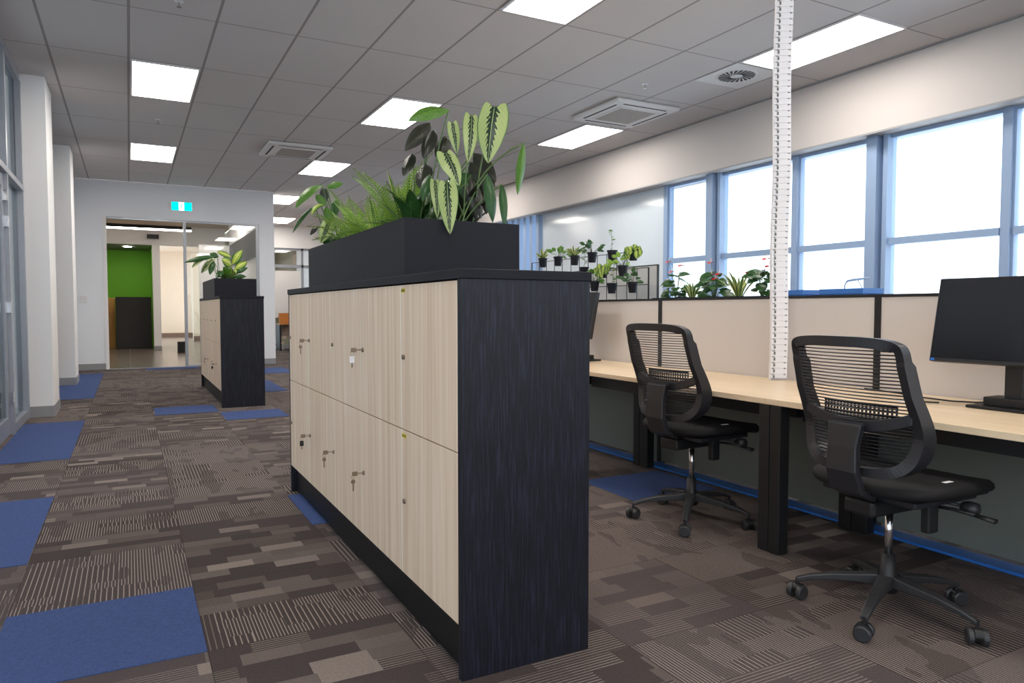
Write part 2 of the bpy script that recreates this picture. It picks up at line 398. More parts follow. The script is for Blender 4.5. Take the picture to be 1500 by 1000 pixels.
# left wall: storefront glazing between white fins
struct('wall_left', box(XL - .12, XL - .02, 12.55, YF, 0, CE - .002), M['white_wall'])
for i, (y0, y1) in enumerate([(8.55, 9.22), (11.95, 12.6), (.6, 1.2), (4.5, 5.1)]):
    if i == 3: continue
    struct('wall_left_fin_%d' % (i + 1), box(XL - .1, -.69, y0, y1, 0, CE - .002), M['white_wall'])
    struct('baseboard_left_%d' % (i + 1), box(XL, -.682, y0 - .008, y1 + .008, 0, .11), M['trim_grey'])
struct('trim_left_corner', box(XL - .02, XL + .02, 14.1, 14.16, 0, CE - .002).box(XL - .02, XL + .03, 14.74, 14.78, 0, CE - .002), M['alu'])
def storefront(n, y0, y1, doory):
    f = MB(); x0, x1 = XL - .08, XL + .0
    f.box(x0, x1, y0, y1, 3.30, CE - .002).box(x0, x1 + .015, y0, y1, 2.235, 2.285)
    ys = [y0, y1 - .05] + ([doory[0] - .06, doory[1]] if doory else [])
    for y in ys: f.box(x0, x1 + .01, y, y + .06, 0, 3.30)
    if doory:
        f.box(x0, x1, y0 + .06, doory[0] - .06, 0, .08).box(x0, x1, doory[1] + .06, y1 - .05, 0, .08)
    else: f.box(x0, x1, y0 + .06, y1 - .05, 0, .08)
    fr = struct('window_left_%d' % n, f, M['alu'])
    box(x0 + .03, x0 + .04, y0 + .06, y1 - .05, 2.285, 3.30).build('pane', M['storeglass'], fr)
    segs = [(y0 + .06, doory[0] - .06), (doory[1] + .06, y1 - .05)] if doory else [(y0 + .06, y1 - .05)]
    for a, b in segs: box(x0 + .03, x0 + .04, a, b, .08, 2.235).build('pane', M['storeglass'], fr)
    if doory:
        a, b = doory
        d = struct('door_left_%d' % n, box(x0 + .01, x1 - .02, a + .005, a + .1, .01, 2.225).box(x0 + .01, x1 - .02, b - .1, b - .005, .01, 2.225)
                   .box(x0 + .01, x1 - .02, a + .1, b - .1, .01, .16).box(x0 + .01, x1 - .02, a + .1, b - .1, 2.12, 2.225), M['alu'])
        box(x0 + .035, x0 + .045, a + .1, b - .1, .16, 2.12).build('pane', M['storeglass'], d)
        for z in (.28, 1.05, 1.78, 2.0):
            MB().box(x1 - .02, x1 + .012, b - .05, b + .03, z, z + .09).build('hinge', M['chrome'], d)
storefront(1, 5.15, 8.54, (6.3, 7.45)); storefront(2, 9.23, 11.94, (9.5, 10.4)); storefront(3, 1.25, 5.1, (2.0, 2.9)); storefront(4, 12.61, 14.74, None)
struct('trim_left_dark_gap_1', box(XL - .12, XL - .09, 7.56, 8.12, 0.01, 3.3), M['frame_dark'])  # dark strip put in to paint the dark gap beside the door frame
struct('trim_left_dark_gap_2', box(XL - .12, XL - .09, 11.0, 11.6, 0.01, 3.3), M['frame_dark'])  # same painted dark strip behind the second storefront
struct('wall_office_back', box(-5.1, -5, -5, YF + .15, 0, .6).box(-5.1, -5, -5, YF + .15, 3.1, CE), M['white_wall'])
fr = MB()
for k in range(12): fr.box(-5.09, -5.01, -5 + k * 1.8, -4.92 + k * 1.8, .6, 3.1)
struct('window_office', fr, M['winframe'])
struct('wall_office_divider', box(-5, XL - .1, 8.7, 8.8, 0, CE).box(-5, XL - .1, 12.2, 12.3, 0, CE).box(-5, XL - .1, 5.0, 5.1, 0, CE).box(-5, XL - .1, YF, YF + .15, 0, CE), M['white_wall'])
# ------------------------------------------------------------------ lobby behind the glazed opening
struct('wall_lobby_left', box(-1.6, -1.5, YF + .15, 24, 0, 3.4), M['white_wall'])
struct('wall_lobby_header', box(-1.5, 2.40, 21.5, 21.7, 2.80, 3.32), M['white_wall'])
struct('trim_lobby_pillar', box(.58, .76, 21.4, 21.9, 0, 2.80), M['white_wall'])
struct('baseboard_pillar', box(.575, .765, 21.39, 21.41, 0, .1), M['trim_grey'])
struct('wall_green', box(-1.5, .70, 23.9, 24, 0, 2.9).box(.60, .70, 21.9, 23.9, 0, 2.9), M['green'])
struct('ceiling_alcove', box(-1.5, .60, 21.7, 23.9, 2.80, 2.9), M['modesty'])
struct('wall_corridor_end', box(.7, 4.2, 31, 31.2, 0, 3.32), M['beige'])
struct('wall_corridor_panel', box(1.95, 2.9, 27, 27.3, 0, 3.0), M['beige'])
struct('baseboard_corridor', box(.7, 4, 30.97, 31, 0, .16).box(1.95, 2.9, 26.97, 27, 0, .16), M['brown'])
struct('wall_lobby_white', box(1.62, 2.40, 20.2, 20.3, 0, 2.75), M['white_wall'])
struct('wall_lobby_far_right', box(4.1, 4.2, 20.8, 31, 0, 3.32), M['beige'])
struct('window_lobby_clerestory', box(2.36, 2.40, 15.6, 20.2, 2.2, 2.75), M['frame_dark'])
tag(box(.0 - .32, .55, 22.3, 22.8, 0, 1.42).build('storage_cabinet', M['darkcab'], bevel=.006), 'tall dark brown cabinet standing in front of the green wall', 'cabinet')
tag(box(-.75, -.34, 22.9, 23.3, 0, 1.40).build('wooden_cabinet', M['ochre'], bevel=.006), 'ochre wooden cabinet standing left of the dark cabinet in the lobby', 'cabinet')
pl = thing('linear_pendant_light', 'long black linear pendant light hanging in the lobby behind the opening', 'light', (.42, 17.5, 2.78))
box(-.9, 1.26, 17.45, 17.55, 2.83, 2.90).build('housing', M['black'], pl)
box(-.9, 1.26, 17.46, 17.54, 2.80, 2.83).build('diffuser', M['panel'], pl)
for x in (-.6, 1.1): MB().tube([(x, 17.5, 2.9), (x, 17.5, 3.32)], .004, 6).build('suspension_cable', M['black'], pl)
tag(box(.46, .74, 21.30, 21.495, 2.96, 3.06).build('sensor_box', M['black']), 'small black box high on the lobby header wall', 'sensor')
for i, (x, yy, z, lb) in enumerate([(.0, 22.4, 2.79, 'round downlight in the green alcove ceiling'), (1.55, 19.6, 3.31, 'added downlight brightening the lobby beside the aluminium post'), (1.2, 26.0, 3.31, 'added downlight brightening the corridor beyond the lobby'), (.3, 19.0, 3.31, 'added fill downlight hidden above the long black pendant'), (2.2, 25.0, 3.31, 'added fill downlight in front of the beige corridor wall')]):  # all but the alcove one are added to brighten lobby and corridor
    o = MB().lathe((x, yy, z), [(.10, 0), (.10, .012)], 20).build('downlight', M['down']); tag(o, lb, 'light', None)
tag(MB().box(1.05, 1.25, 19.6, 19.8, .0, .28).build('waste_bin', M['black'], bevel=.01), 'small black bin on the lobby floor behind the far locker bank', 'bin')
lp = thing('ceiling_light', 'flat white ceiling light in the lobby seen through the glass over the far plants', 'ceiling light', (1.85, 18, 3.31))
box(1.6, 2.1, 17.5, 18.7, 3.30, 3.32).build('diffuser', M['panel'], lp)
# ------------------------------------------------------------------ open area beyond the far wall end
struct('wall_end_bulkhead', box(2.54, XB, 20.6, 20.8, 2.78, CE), M['white_wall'])
fr = MB()
for x in (2.56, 4.3, 6.15): fr.box(x, x + .06, 20.65, 20.72, 0, 2.78)
fr.box(2.56, 6.21, 20.65, 20.72, 2.24, 2.32).box(2.56, 6.21, 20.65, 20.72, 2.72, 2.78).box(2.56, 6.21, 20.65, 20.72, 0, .08)
we = struct('window_end', fr, M['alu'])
box(2.6, 6.2, 20.68, 20.69, .08, 2.75).build('pane', M['tintglass'], we)
struct('wall_end_room', box(2.54, 8, 23.5, 23.6, 0, CE), M['white_wall'])
struct('floor_end_room', box(2.54, 8, 21.2, 23.6, -.1, 0), M['carpet'])
struct('ceiling_end_room', box(2.54, 8, 20.8, 23.6, 3.1, 3.3), M['beige'])
tag(box(2.9, 4.25, 20.62, 20.645, .85, 2.15).build('whiteboard', M['whiteboard'], bevel=.004), 'large white board in front of the end glass partition', 'whiteboard')
od = thing('orange_desk', 'orange wooden desk with side panel below the white board at the far end', 'desk', (3.9, 19.6, 0))
box(3.45, 4.3, 19.3, 19.9, .68, .71).build('desktop', M['orange'], od)
box(3.45, 3.5, 19.35, 19.85, 0, .68).build('leg', M['darkcab'], od); box(4.2, 4.25, 19.35, 19.85, 0, .68).build('leg', M['darkcab'], od)
box(3.5, 4.2, 19.84, 19.87, .3, .68).build('modesty_panel', M['beige'], od)
tag(box(3.55, 4.2, 19.9, 20.0, .715, .98).build('desk_hutch', M['orange'], bevel=.005), 'low orange wooden box unit behind the far orange desk', 'hutch')

# ------------------------------------------------------------------ ceiling fittings
def clight(x, y, lb):
    o = thing('ceiling_light', lb, 'ceiling light', (x + .3, y + .62, CE - .02), 'flat LED panels in the grid ceiling')
    x0, x1, y0, y1 = x, x + .585, y, y + 1.225
    MB().box(x0, x1, y0, y0 + .012, CE - .014, CE).box(x0, x1, y1 - .012, y1, CE - .014, CE).box(x0, x0 + .012, y0 + .012, y1 - .012, CE - .014, CE).box(x1 - .012, x1, y0 + .012, y1 - .012, CE - .014, CE).build('frame', M['cardwhite'], o)
    box(x0 + .012, x1 - .012, y0 + .012, y1 - .012, CE - .010, CE - .001).build('diffuser', M['panel'], o)
for x, y, lb in [
    (.065, 7.59, 'large bright ceiling light nearest on the left above the corridor carpet'),
    (.065, 11.32, 'smaller looking ceiling light on the left closest to the exit sign wall'),
    (2.57, 3.78, 'bright ceiling light cut off by the top edge left of the cable spine'),
    (2.57, 7.59, 'ceiling light partly covered by the tall patterned leaves'),
    (2.57, 11.32, 'ceiling light directly above the drooping leaves at the far end of the planter'),
    (2.57, 15.06, 'ceiling light behind the arching green leaf of the near planter'),
    (3.20, 18.7, 'furthest ceiling light just right of the far wall end'),
    (5.07, 3.76, 'long bright ceiling light crossed by the white cable spine'),
    (5.07, 7.55, 'ceiling light beside the square air conditioning cassette'),
    (5.07, 11.3, 'ceiling light over the far end of the window bulkhead'),
    (.065, 3.8, 'ceiling light over the corridor above the camera'),
    (.065, 0.0, 'ceiling light behind the camera over the corridor'), (2.57, 0.0, 'ceiling light over the near end of the aisle'), (5.07, 0.0, 'ceiling light over the near windows'),
    (2.57, -3.8, 'ceiling light at the back of the room over the aisle'), (5.07, -3.8, 'ceiling light at the back of the room near the windows'), (.065, -3.8, 'ceiling light at the back of the corridor')]:
    clight(x, y, lb)
def cassette(x0, y0, s, lb):
    o = thing('air_conditioning_cassette', lb, 'air conditioner', (x0 + s / 2, y0 + s / 2, CE - .04))
    x1, y1 = x0 + s, y0 + s * 1.05; z = CE - .045
    box(x0, x1, y0, y1, z, CE - .001).build('casing', M['ac'], o, bevel=.02)
    g = MB().box(x0 + .2, x1 - .2, y0 + .2, y1 - .2, z - .012, z + .002)
    g.build('intake_grille', M['grille'], o, bevel=.004)
    g = MB().box(x0 + .17, x1 - .17, y0 + .17, y1 - .17, z - .008, z + .002); g.build('grille_frame', M['ac'], o)
    for a in ((x0 + .14, x1 - .14, y0 + .07, y0 + .095), (x0 + .14, x1 - .14, y1 - .095, y1 - .07), (x0 + .07, x0 + .095, y0 + .14, y1 - .14), (x1 - .095, x1 - .07, y0 + .14, y1 - .14)):
        box(*a, z - .002, z + .003).build('air_slot', M['slot'], o)
cassette(4.72, 6.42, .88, 'square white air conditioning cassette beside the window bulkhead')
cassette(1.73, 10.27, .88, 'square white air conditioning cassette above the walkway between left and middle lights')
df = thing('swirl_diffuser', 'round swirl air diffuser in a square ceiling plate beside the cable spine', 'air vent', (5.33, 5.28, CE - .02))
box(5.07, 5.66, 5.03, 5.6, CE - .006, CE - .001).build('face_plate', M['ac'], df)
MB().lathe((5.33, 5.30, CE - .012), [(.19, 0), (.21, .008)], 32).build('ring', M['ac'], df, smooth=False)
sl = MB()
for k in range(22):
    a = 2 * math.pi * k / 22; ca, sa = math.cos(a), math.sin(a); cb, sb = math.cos(a + .5), math.sin(a + .5)
    p = Vector((5.33, 5.30, CE - .0145)); i_ = p + Vector((ca, sa, 0)) * .06; o_ = p + Vector((cb, sb, 0)) * .175
    q = Vector((-sb, cb, 0)) * .014; q2 = Vector((-sa, ca, 0)) * .004
    sl.add([i_ - q2, i_ + q2, o_ + q, o_ - q] + [v + Vector((0, 0, .003)) for v in (i_ - q2, i_ + q2, o_ + q, o_ - q)], [(3, 2, 1, 0), (4, 5, 6, 7), (0, 1, 5, 4), (1, 2, 6, 5), (2, 3, 7, 6), (3, 0, 4, 7)])
sl.build('air_slots', M['slot'], df)
for x, y, lb in [(.378, 6.0, 'small sprinkler head at the top edge above the corridor'), (.36, 9.8, 'small sprinkler head between the two left ceiling lights'),
                 (4.70, 5.93, 'small sprinkler head in front of the near air conditioning cassette'), (.36, 13.5, 'small round detector close to the far wall')]:
    o = thing('ceiling_sprinkler', lb, 'sprinkler', (x, y, CE - .05))
    MB().lathe((x, y, CE - .008), [(.035, 0), (.03, .007)], 16).build('rose', M['cardwhite'], o)
    MB().lathe((x, y, CE - .05), [(.018, 0), (.018, .003), (.006, .006), (.006, .042)], 12).build('head', M['chrome'], o)
# exit sign
ex = thing('exit_sign', 'lit green and white running figure exit sign above the opening', 'sign', (.905, YF - .03, 2.91))
box(.72, 1.09, YF - .05, YF - .001, 2.905, 3.075).build('housing', M['cardwhite'], ex, bevel=.004)
box(.735, .855, YF - .056, YF - .049, 2.915, 3.065).build('green_field', M['exitgreen'], ex); box(.945, 1.075, YF - .056, YF - .049, 2.915, 3.065).build('green_field', M['exitgreen'], ex)
box(.855, .945, YF - .056, YF - .049, 2.915, 3.065).build('white_field', M['exitwhite'], ex)
m = MB(); Y_ = YF - .058
m.lathe((.908, Y_, 3.035), [(.012, 0), (.012, .003)], 10, 'y')
for a, b, r in [((.905, 3.02), (.895, 2.975), .009), ((.895, 2.975), (.92, 2.955), .006), ((.92, 2.955), (.912, 2.925), .006), ((.895, 2.975), (.878, 2.955), .006), ((.878, 2.955), (.865, 2.952), .005), ((.905, 3.015), (.928, 3.0), .005), ((.903, 3.012), (.878, 3.0), .005)]:
    m.tube([(a[0], Y_, a[1]), (b[0], Y_, b[1])], r, 6)
m.build('running_figure', M['exitgreen'], ex)
sw = thing('light_switch', 'small white double light switch on the far wall left of the opening', 'switch', (-.7, YF - .01, 1.22))
box(-.76, -.65, YF - .012, YF - .0005, 1.2, 1.33).build('face_plate', M['cardwhite'], sw, bevel=.003)
box(-.735, -.71, YF - .018, YF - .012, 1.25, 1.29).build('rocker', M['ac'], sw); box(-.70, -.675, YF - .018, YF - .012, 1.25, 1.29).build('rocker', M['ac'], sw)
# ------------------------------------------------------------------ blue carpet tiles
for a, lb in [((-.402, .196, 2.415, 3.012), 'blue carpet tile in the lower left foreground'),
              ((XL + .01, -.404, 3.61, 4.85), 'blue carpet strip cut by the left picture edge, second from the front'),
              ((XL + .01, -.40, 6.05, 8.07), 'blue carpet strip in front of the near white wall fin'),
              ((XL + .01, -.40, 10.05, 13.9), 'blue carpet strip in front of the far white wall fin'),
              ((.214, .815, 8.12, 8.75), 'blue carpet tile just left of the far locker bank'),
              ((.818, 1.414, 7.45, 8.05), 'blue carpet tile in front of the far locker bank end'),
              ((.79, 1.38, 3.61, 4.25), 'blue carpet tile partly under the near locker bank'),
              ((.25, 1.11, 14.3, 14.72), 'blue carpet tile at the threshold of the opening'),
              ((1.4, 1.85, 9.8, 11.4), 'blue carpet strip right of the far locker bank'),
              ((1.9, 2.5, 12.6, 13.8), 'pale blue carpet strip near the end of the far wall'),
              ((2.49, 3.1, 3.2, 3.75), 'blue carpet tile on the floor left of the far office chair')]:
    tag(box(*a, .0, .003).build('blue_carpet_tile', M['bluecarpet']), lb, 'carpet tile')

# ------------------------------------------------------------------ locker banks
def locker(x0, x1, y0, y1, zt, ncol, lb, locks, z_seam, zb, stick):
    L = thing('locker_bank', lb, 'lockers', ((x0 + x1) / 2, (y0 + y1) / 2, 0))
    th = .025; ky = x0 + .035
    box(x0, x1, y0, y0 + th, 0, zt - .028).build('end_panel', M['oak'], L, bevel=.0012)
    box(x0, x1, y1 - th, y1, 0, zt - .028).build('end_panel', M['oak'], L, bevel=.0012)
    box(x0 + .02, x1 - .02, y0 + th, y1 - th, zb, zt - .03).build('carcass', M['kick'], L)
    box(ky, x1 - .035, y0 + th, y1 - th, 0, zb).build('kickboard', M['kick'], L)
    box(x0 - .004, x1 + .004, y0 - .004, y1 + .004, zt - .028, zt).build('countertop', M['planter'], L, bevel=.0015)
    w_ = (y1 - y0 - 2 * th) / ncol; g = .0019
    for side in (0, 1):
        for i in range(ncol):
            for j in range(2):
                a = y0 + th + i * w_; z0, z1 = ((zb, z_seam) if j == 0 else (z_seam, zt - .031))
                xa, xb = (x0, x0 + .019) if side == 0 else (x1 - .019, x1)
                d = box(xa, xb, a + g, a + w_ - g, z0 + g, z1 - g).build('door', M['ash'], L, bevel=.0008)
                if side == 0:
                    if i < ncol - 1: box(x0 - .0002, x0 + .012, a + w_ - g - .0008, a + w_ + g - .0012, z0 + g, z1 - g).build('edge_glint', M['edge'], d, root=L)  # painted highlight along the vertical door seam
                    lz = z1 - .248; ly = a + w_ - .035
                    MB().lathe((x0 - .007, ly, lz), [(.0075, 0), (.009, .002), (.009, .007)], 14, 'x').build('lock', M['steel'], d, root=L, smooth=False)
                    if i == 0 and stick:
                        s_ = box(x0 - .0008, x0 + .0002, a + w_ - .05, a + w_ - .010, z1 - .028, z1 - .014).build('sticker', M['yellow'], d, root=L)
                        k = MB()
                        for q in range(4): k.box(x0 - .0012, x0 - .0008, a + w_ - .046 + q * .009, a + w_ - .041 + q * .009, z1 - .025, z1 - .017)
                        tag_ = k.build('sticker_lettering', M['ink'], d, root=L)
    return L
locker(.83, 1.27, 1.866, 4.362, 1.196, 5, 'large near locker bank with pale wood doors and black oak end panel', None, .665, .158, True)
locker(.875, 1.33, 8.39, 10.9, 1.228, 5, 'smaller looking far locker bank standing in the middle of the corridor carpet', None, .70, .18, False)
def key(y, z, lb, tagmat, x0=.83, big=False):
    k = thing('locker_key', lb, 'key', (x0 - .02, y, z - .05))
    MB().tube([(x0 - .006, y, z), (x0 - .030, y, z + .001)], .0022, 8).add([(x0 - .028, y - .0015, z - .009), (x0 - .05, y - .0015, z - .009), (x0 - .05, y - .0015, z + .009), (x0 - .028, y - .0015, z + .009),
        (x0 - .028, y + .0015, z - .009), (x0 - .05, y + .0015, z - .009), (x0 - .05, y + .0015, z + .009), (x0 - .028, y + .0015, z + .009)], [(0, 1, 2, 3), (7, 6, 5, 4), (0, 4, 5, 1), (1, 5, 6, 2), (2, 6, 7, 3), (3, 7, 4, 0)]).build('inserted_key', M['steel'], k)
    ring = [(x0 - .046 + .007 * math.cos(a), y, z - .012 + .010 * math.sin(a)) for a in [i * math.pi / 6 for i in range(13)]]
    MB().tube(ring, .0008, 5, False).build('key_ring', M['steel'], k)
    if tagmat: box(x0 - .056, x0 - .036, y - .002, y + .002, z - .052, z - .024).build('key_tag', tagmat, k, bevel=.002)
    MB().lathe((x0 - .046, y - .001, z - .032), [(.009, 0), (.009, .002)], 14, 'y').box(x0 - .0485, x0 - .0435, y - .001, y + .001, z - .07, z - .04).build('spare_key', M['steel'], k)
W5 = (4.362 - 1.866 - .05) / 5
ly = [1.891 + W5 * (i + 1) - .035 for i in range(5)]; zu, zl = 1.165 - .248, .665 - .248
key(ly[1], zu, 'key with white tag in the upper lock second from the black end panel', M['cardwhite'])
key(ly[3], zu, 'key hanging from the upper lock on the door second from the far end', None)
key(ly[4], zu, 'key hanging past the far edge of the near locker bank', None)
key(ly[1], zl, 'key in the lower lock below the white tagged key', None)
key(ly[2], zl, 'key in the middle lock of the lower door row', None)
key(ly[3], zl, 'dark key hanging from the lower lock second from the far end', M['black'])
key(8.415 + .492 * 1 - .035, .70 - .248, 'key in the lower lock nearest on the far locker bank', M['black'], .875)
key(8.415 + .492 * 3 - .035, .70 - .248, 'key in a lower lock towards the back of the far locker bank', None, .875)
def planter(x0, x1, y0, y1, z0, z1, lb):
    t_ = .012; P = MB()
    P.box(x0, x1, y0, y0 + t_, z0, z1).box(x0, x1, y1 - t_, y1, z0, z1).box(x0, x0 + t_, y0 + t_, y1 - t_, z0, z1).box(x1 - t_, x1, y0 + t_, y1 - t_, z0, z1).box(x0 + t_, x1 - t_, y0 + t_, y1 - t_, z0, z0 + .01)
    o = thing('planter_box', lb, 'planter', ((x0 + x1) / 2, (y0 + y1) / 2, z0))
    P.build('box', M['planter'], o)
    box(x0 + t_, x1 - t_, y0 + t_, y1 - t_, z1 - .07, z1 - .045).build('soil', M['soil'], o)
    return o
planter(.828, 1.272, 2.33, 3.80, 1.196, 1.391, 'long charcoal planter box on top of the near locker bank')
planter(.877, 1.34, 8.95, 10.43, 1.228, 1.44, 'dark planter box on top of the far locker bank')
CAL=[
('a',(1.256, 2.5, 1.856),(1.208, 2.46, 1.632),0.120),
('b',(1.182, 2.55, 1.826),(1.143, 2.5, 1.635),0.064),
('c',(1.123, 2.6, 1.803),(1.133, 2.58, 1.682),0.048),
('d',(1.044, 2.48, 1.656),(1.071, 2.42, 1.529),0.080),
('e',(1.007, 2.38, 1.53),(0.979, 2.29, 1.338),0.074),
('f',(1.009, 2.5, 1.557),(0.993, 2.44, 1.41),0.042),
('g',(1.013, 2.56, 1.588),(0.966, 2.52, 1.478),0.041),
('h',(1.2, 2.45, 1.587),(1.208, 2.42, 1.404),0.046),
('i',(1.246, 2.42, 1.548),(1.237, 2.38, 1.378),0.032),
('j',(1.308, 2.36, 1.697),(1.27, 2.34, 1.499),0.033),
('k',(1.116, 2.62, 1.856),(0.943, 2.6, 1.788),0.062),
('l1',(1.09, 2.75, 1.833),(0.965, 2.7, 1.699),0.065),
('m1',(1.085, 2.7, 1.793),(1.026, 2.66, 1.667),0.058),
('n1',(1.137, 2.7, 1.776),(1.098, 2.68, 1.66),0.064),
('o1',(1.217, 2.6, 1.697),(1.262, 2.5, 1.573),0.063),
('p1',(1.181, 2.55, 1.596),(1.197, 2.5, 1.426),0.050),
('q1',(1.128, 2.5, 1.551),(1.172, 2.48, 1.417),0.044),
('r1',(1.034, 2.8, 1.716),(0.979, 2.76, 1.612),0.053),
('s1',(1.236, 2.6, 1.62),(1.246, 2.55, 1.451),0.046),
]
CAL2=[
('l',(0.857, 3.6, 1.693),(0.705, 3.5, 1.558),0.049),
('m',(0.827, 3.65, 1.595),(0.709, 3.6, 1.449),0.025),
('n',(0.877, 3.6, 1.682),(0.954, 3.58, 1.706),0.036),
('o',(0.891, 3.6, 1.519),(0.832, 3.55, 1.404),0.067),
('p',(0.831, 3.62, 1.649),(0.871, 3.6, 1.591),0.041),
('q',(0.871, 3.6, 1.584),(0.896, 3.58, 1.507),0.046),
('r',(0.871, 3.6, 1.589),(0.778, 3.5, 1.531),0.041),
('s',(0.871, 3.66, 1.688),(0.886, 3.64, 1.62),0.047),
('t',(0.93, 3.65, 1.64),(0.922, 3.6, 1.541),0.047),
('u',(0.853, 3.7, 1.502),(0.816, 3.7, 1.454),0.026),
]
DIF=[
('a',(0.933, 9.2, 1.713),(0.571, 9.1, 1.618),0.059),
('b',(0.798, 9.2, 1.689),(0.652, 9.1, 1.559),0.058),
('c',(0.892, 9.25, 1.676),(0.76, 9.2, 1.505),0.088),
('d',(0.896, 9.2, 1.653),(0.848, 9.15, 1.486),0.078),
('e',(1.1, 9.3, 1.715),(0.944, 9.3, 1.773),0.070),
('f',(1.096, 9.2, 1.611),(0.976, 9.1, 1.669),0.128),
('g',(1.117, 9.3, 1.627),(1.232, 9.3, 1.804),0.110),
('h',(1.132, 9.2, 1.563),(1.273, 9.2, 1.655),0.109),
('i',(1.003, 9.2, 1.54),(0.91, 9.1, 1.447),0.078),
('j',(1.137, 9.1, 1.509),(1.267, 9.1, 1.581),0.059),
('k',(0.972, 9.4, 1.717),(0.871, 9.4, 1.753),0.070),
('l',(1.075, 9.2, 1.493),(0.993, 9.1, 1.583),0.089),
('m',(1.1, 9.1, 1.47),(1.247, 9.1, 1.473),0.059),
]
# ------------------------------------------------------------------ plants in the planter boxes
def stem_pts(a, b, bow=.12, n=7):
    a, b = Vector(a), Vector(b); L = (b - a).length; mid = (a + b) / 2 + Vector((0, 0, bow * L)) + Vector(((b - a).x, (b - a).y, 0)) * -.2
    return [a * (1 - t) ** 2 + mid * 2 * t * (1 - t) + b * t * t for t in [i / n for i in range(n + 1)]]
CAMN = Vector((-.42, -.90, .12))
def leafplant(name, label, data, soil, mats, root, stemr=.0028, nrm=CAMN, group=None):
    o = thing(name, label, 'plant', root, group)
    bym = {}
    st = MB()
    for i, (k, b, t_, wd) in enumerate(data):
        mk, droop, fold, shp = mats.get(k, mats['*'])
        rr = random.Random(i * 13 + len(label)); n = Vector(nrm) + Vector((rr.uniform(-.35, .35), rr.uniform(-.15, .15), rr.uniform(-.1, .35)))
        bym.setdefault(mk, MB()).leaf(b, t_, wd, n, droop, fold, shp, .012, 16, 8, .35 if mk == 'calathea' else 0)
        s0 = Vector(root) + Vector((rr.uniform(-.04, .04), rr.uniform(-.06, .06), 0))
        st.tube(stem_pts(s0, b, .10 if k != 'j' else .25), stemr, 6)
    for mk, mb in bym.items(): mb.build('foliage', M[mk], o, smooth=True)
    st.build('stems', M['stem'], o, smooth=True)
    return o
calpat = {'*': ('darkleaf', .08, .5, .42)}
for k in 'abcdefghi': calpat[k] = ('calathea', .07, .28, .34)
calpat['k'] = ('greenleaf', .12, .3, .5); calpat['j'] = ('greenleaf', .05, 1.2, .45); calpat['h'] = ('deep', .1, .6, .45)
calpat['v1'] = ('deep', .1, .4, .42); calpat['v3'] = ('greenleaf', .1, .4, .42); calpat['i'] = ('deep', .1, .5, .42); calpat['g'] = ('deep', .08, .5, .42)
CAL += [('v1', (1.15, 2.60, 1.615), (1.19, 2.52, 1.505), .095), ('v2', (1.20, 2.60, 1.66), (1.255, 2.50, 1.545), .085), ('v3', (1.11, 2.62, 1.58), (1.14, 2.56, 1.47), .08),
        ('v4', (1.22, 2.70, 1.62), (1.30, 2.62, 1.50), .08), ('v5', (1.05, 2.70, 1.66), (1.00, 2.62, 1.54), .07)]
main = [l for l in CAL if l[0] in 'abcdehij']; left = [l for l in CAL if l[0] not in 'abcdehij']
leafplant('calathea_plant', 'tall plant with big pale green feathered leaves at the front of the near planter', main, 0, calpat, (1.12, 2.52, 1.33))
leafplant('calathea_plant', 'dark purple leaved plant with one flat green top leaf, beside the big patterned leaves', left, 0, calpat, (1.03, 2.66, 1.33))
c2 = {'*': ('darkleaf', .1, .4, .42), 'l': ('greenleaf', .16, .4, .5), 'm': ('deep', .12, .8, .5), 'n': ('greenleaf', .15, .4, .5), 'o': ('calathea', .1, .3, .42), 'p': ('greenleaf', .1, .4, .45), 'q': ('greenleaf', .1, .4, .45), 'r': ('lime', .2, .3, .5), 't': ('deep', .1, .4, .5)}
leafplant('calathea_plant', 'plant with arching green leaves hanging over the far end of the near planter', CAL2, 0, c2, (.93, 3.62, 1.33))
random.seed(21)
def fern(name, label, root, n, L0, L1, mat='fern', tilt=(.5, 1.2), pitch=.011, wide=.042):
    o = thing(name, label, 'plant', root); f = MB(); s = MB()
    for i in range(n):
        az = 2 * math.pi * i / n + random.uniform(-.3, .3); L = random.uniform(L0, L1); el = random.uniform(*tilt)
        p = Vector(root); d = Vector((math.cos(az) * math.cos(el), math.sin(az) * math.cos(el), math.sin(el))); pts = [p.copy()]
        m = int(L / pitch)
        for k in range(m):
            d = (d + Vector((0, 0, -.045 * (1.0 - .4 * k / m)))).normalized(); p = p + d * pitch
            if p.z < 1.402 and k > 4 and (p.x < .87 or p.x > 1.23 or p.y < 2.37 or p.y > 3.76): p.z = 1.402; d.z = max(d.z, 0)
            pts.append(p.copy())
            q = k / m
            if q > .18:
                S = d.cross(Vector((0, 0, 1))).normalized(); U = S.cross(d).normalized()
                l = wide * (math.sin(math.pi * min(1, (q - .12) / .9 + .12)) ** .7) + .004
                for sg in (-1, 1):
                    f.leaf(p, p + (S * sg + d * .45).normalized() * l + U * -.003, pitch * .6, U, .06, .1, .4, 0, 3, 2)
        s.tube(pts[::3] + [pts[-1]], .0012, 5)
    f.build('fronds', M[mat], o, smooth=True); s.build('stems', M['stem'], o, smooth=True)
    return o
fern('fern_plant', 'bright green fern with upright fronds in the middle of the near planter', (.98, 3.30, 1.335), 17, .22, .34, tilt=(.7, 1.35))
fern('fern_plant', 'dense fern spilling over the left rim of the near planter', (.95, 2.95, 1.335), 18, .18, .28, tilt=(.4, 1.3))
fern('fern_plant', 'low dark fern beside the patterned leaves of the near planter', (.97, 2.62, 1.335), 15, .14, .22, 'deep', tilt=(.3, 1.2), wide=.04)
fern('fern_plant', 'fern behind the others on the right side of the near planter', (1.12, 3.15, 1.335), 14, .2, .3, tilt=(.7, 1.3))
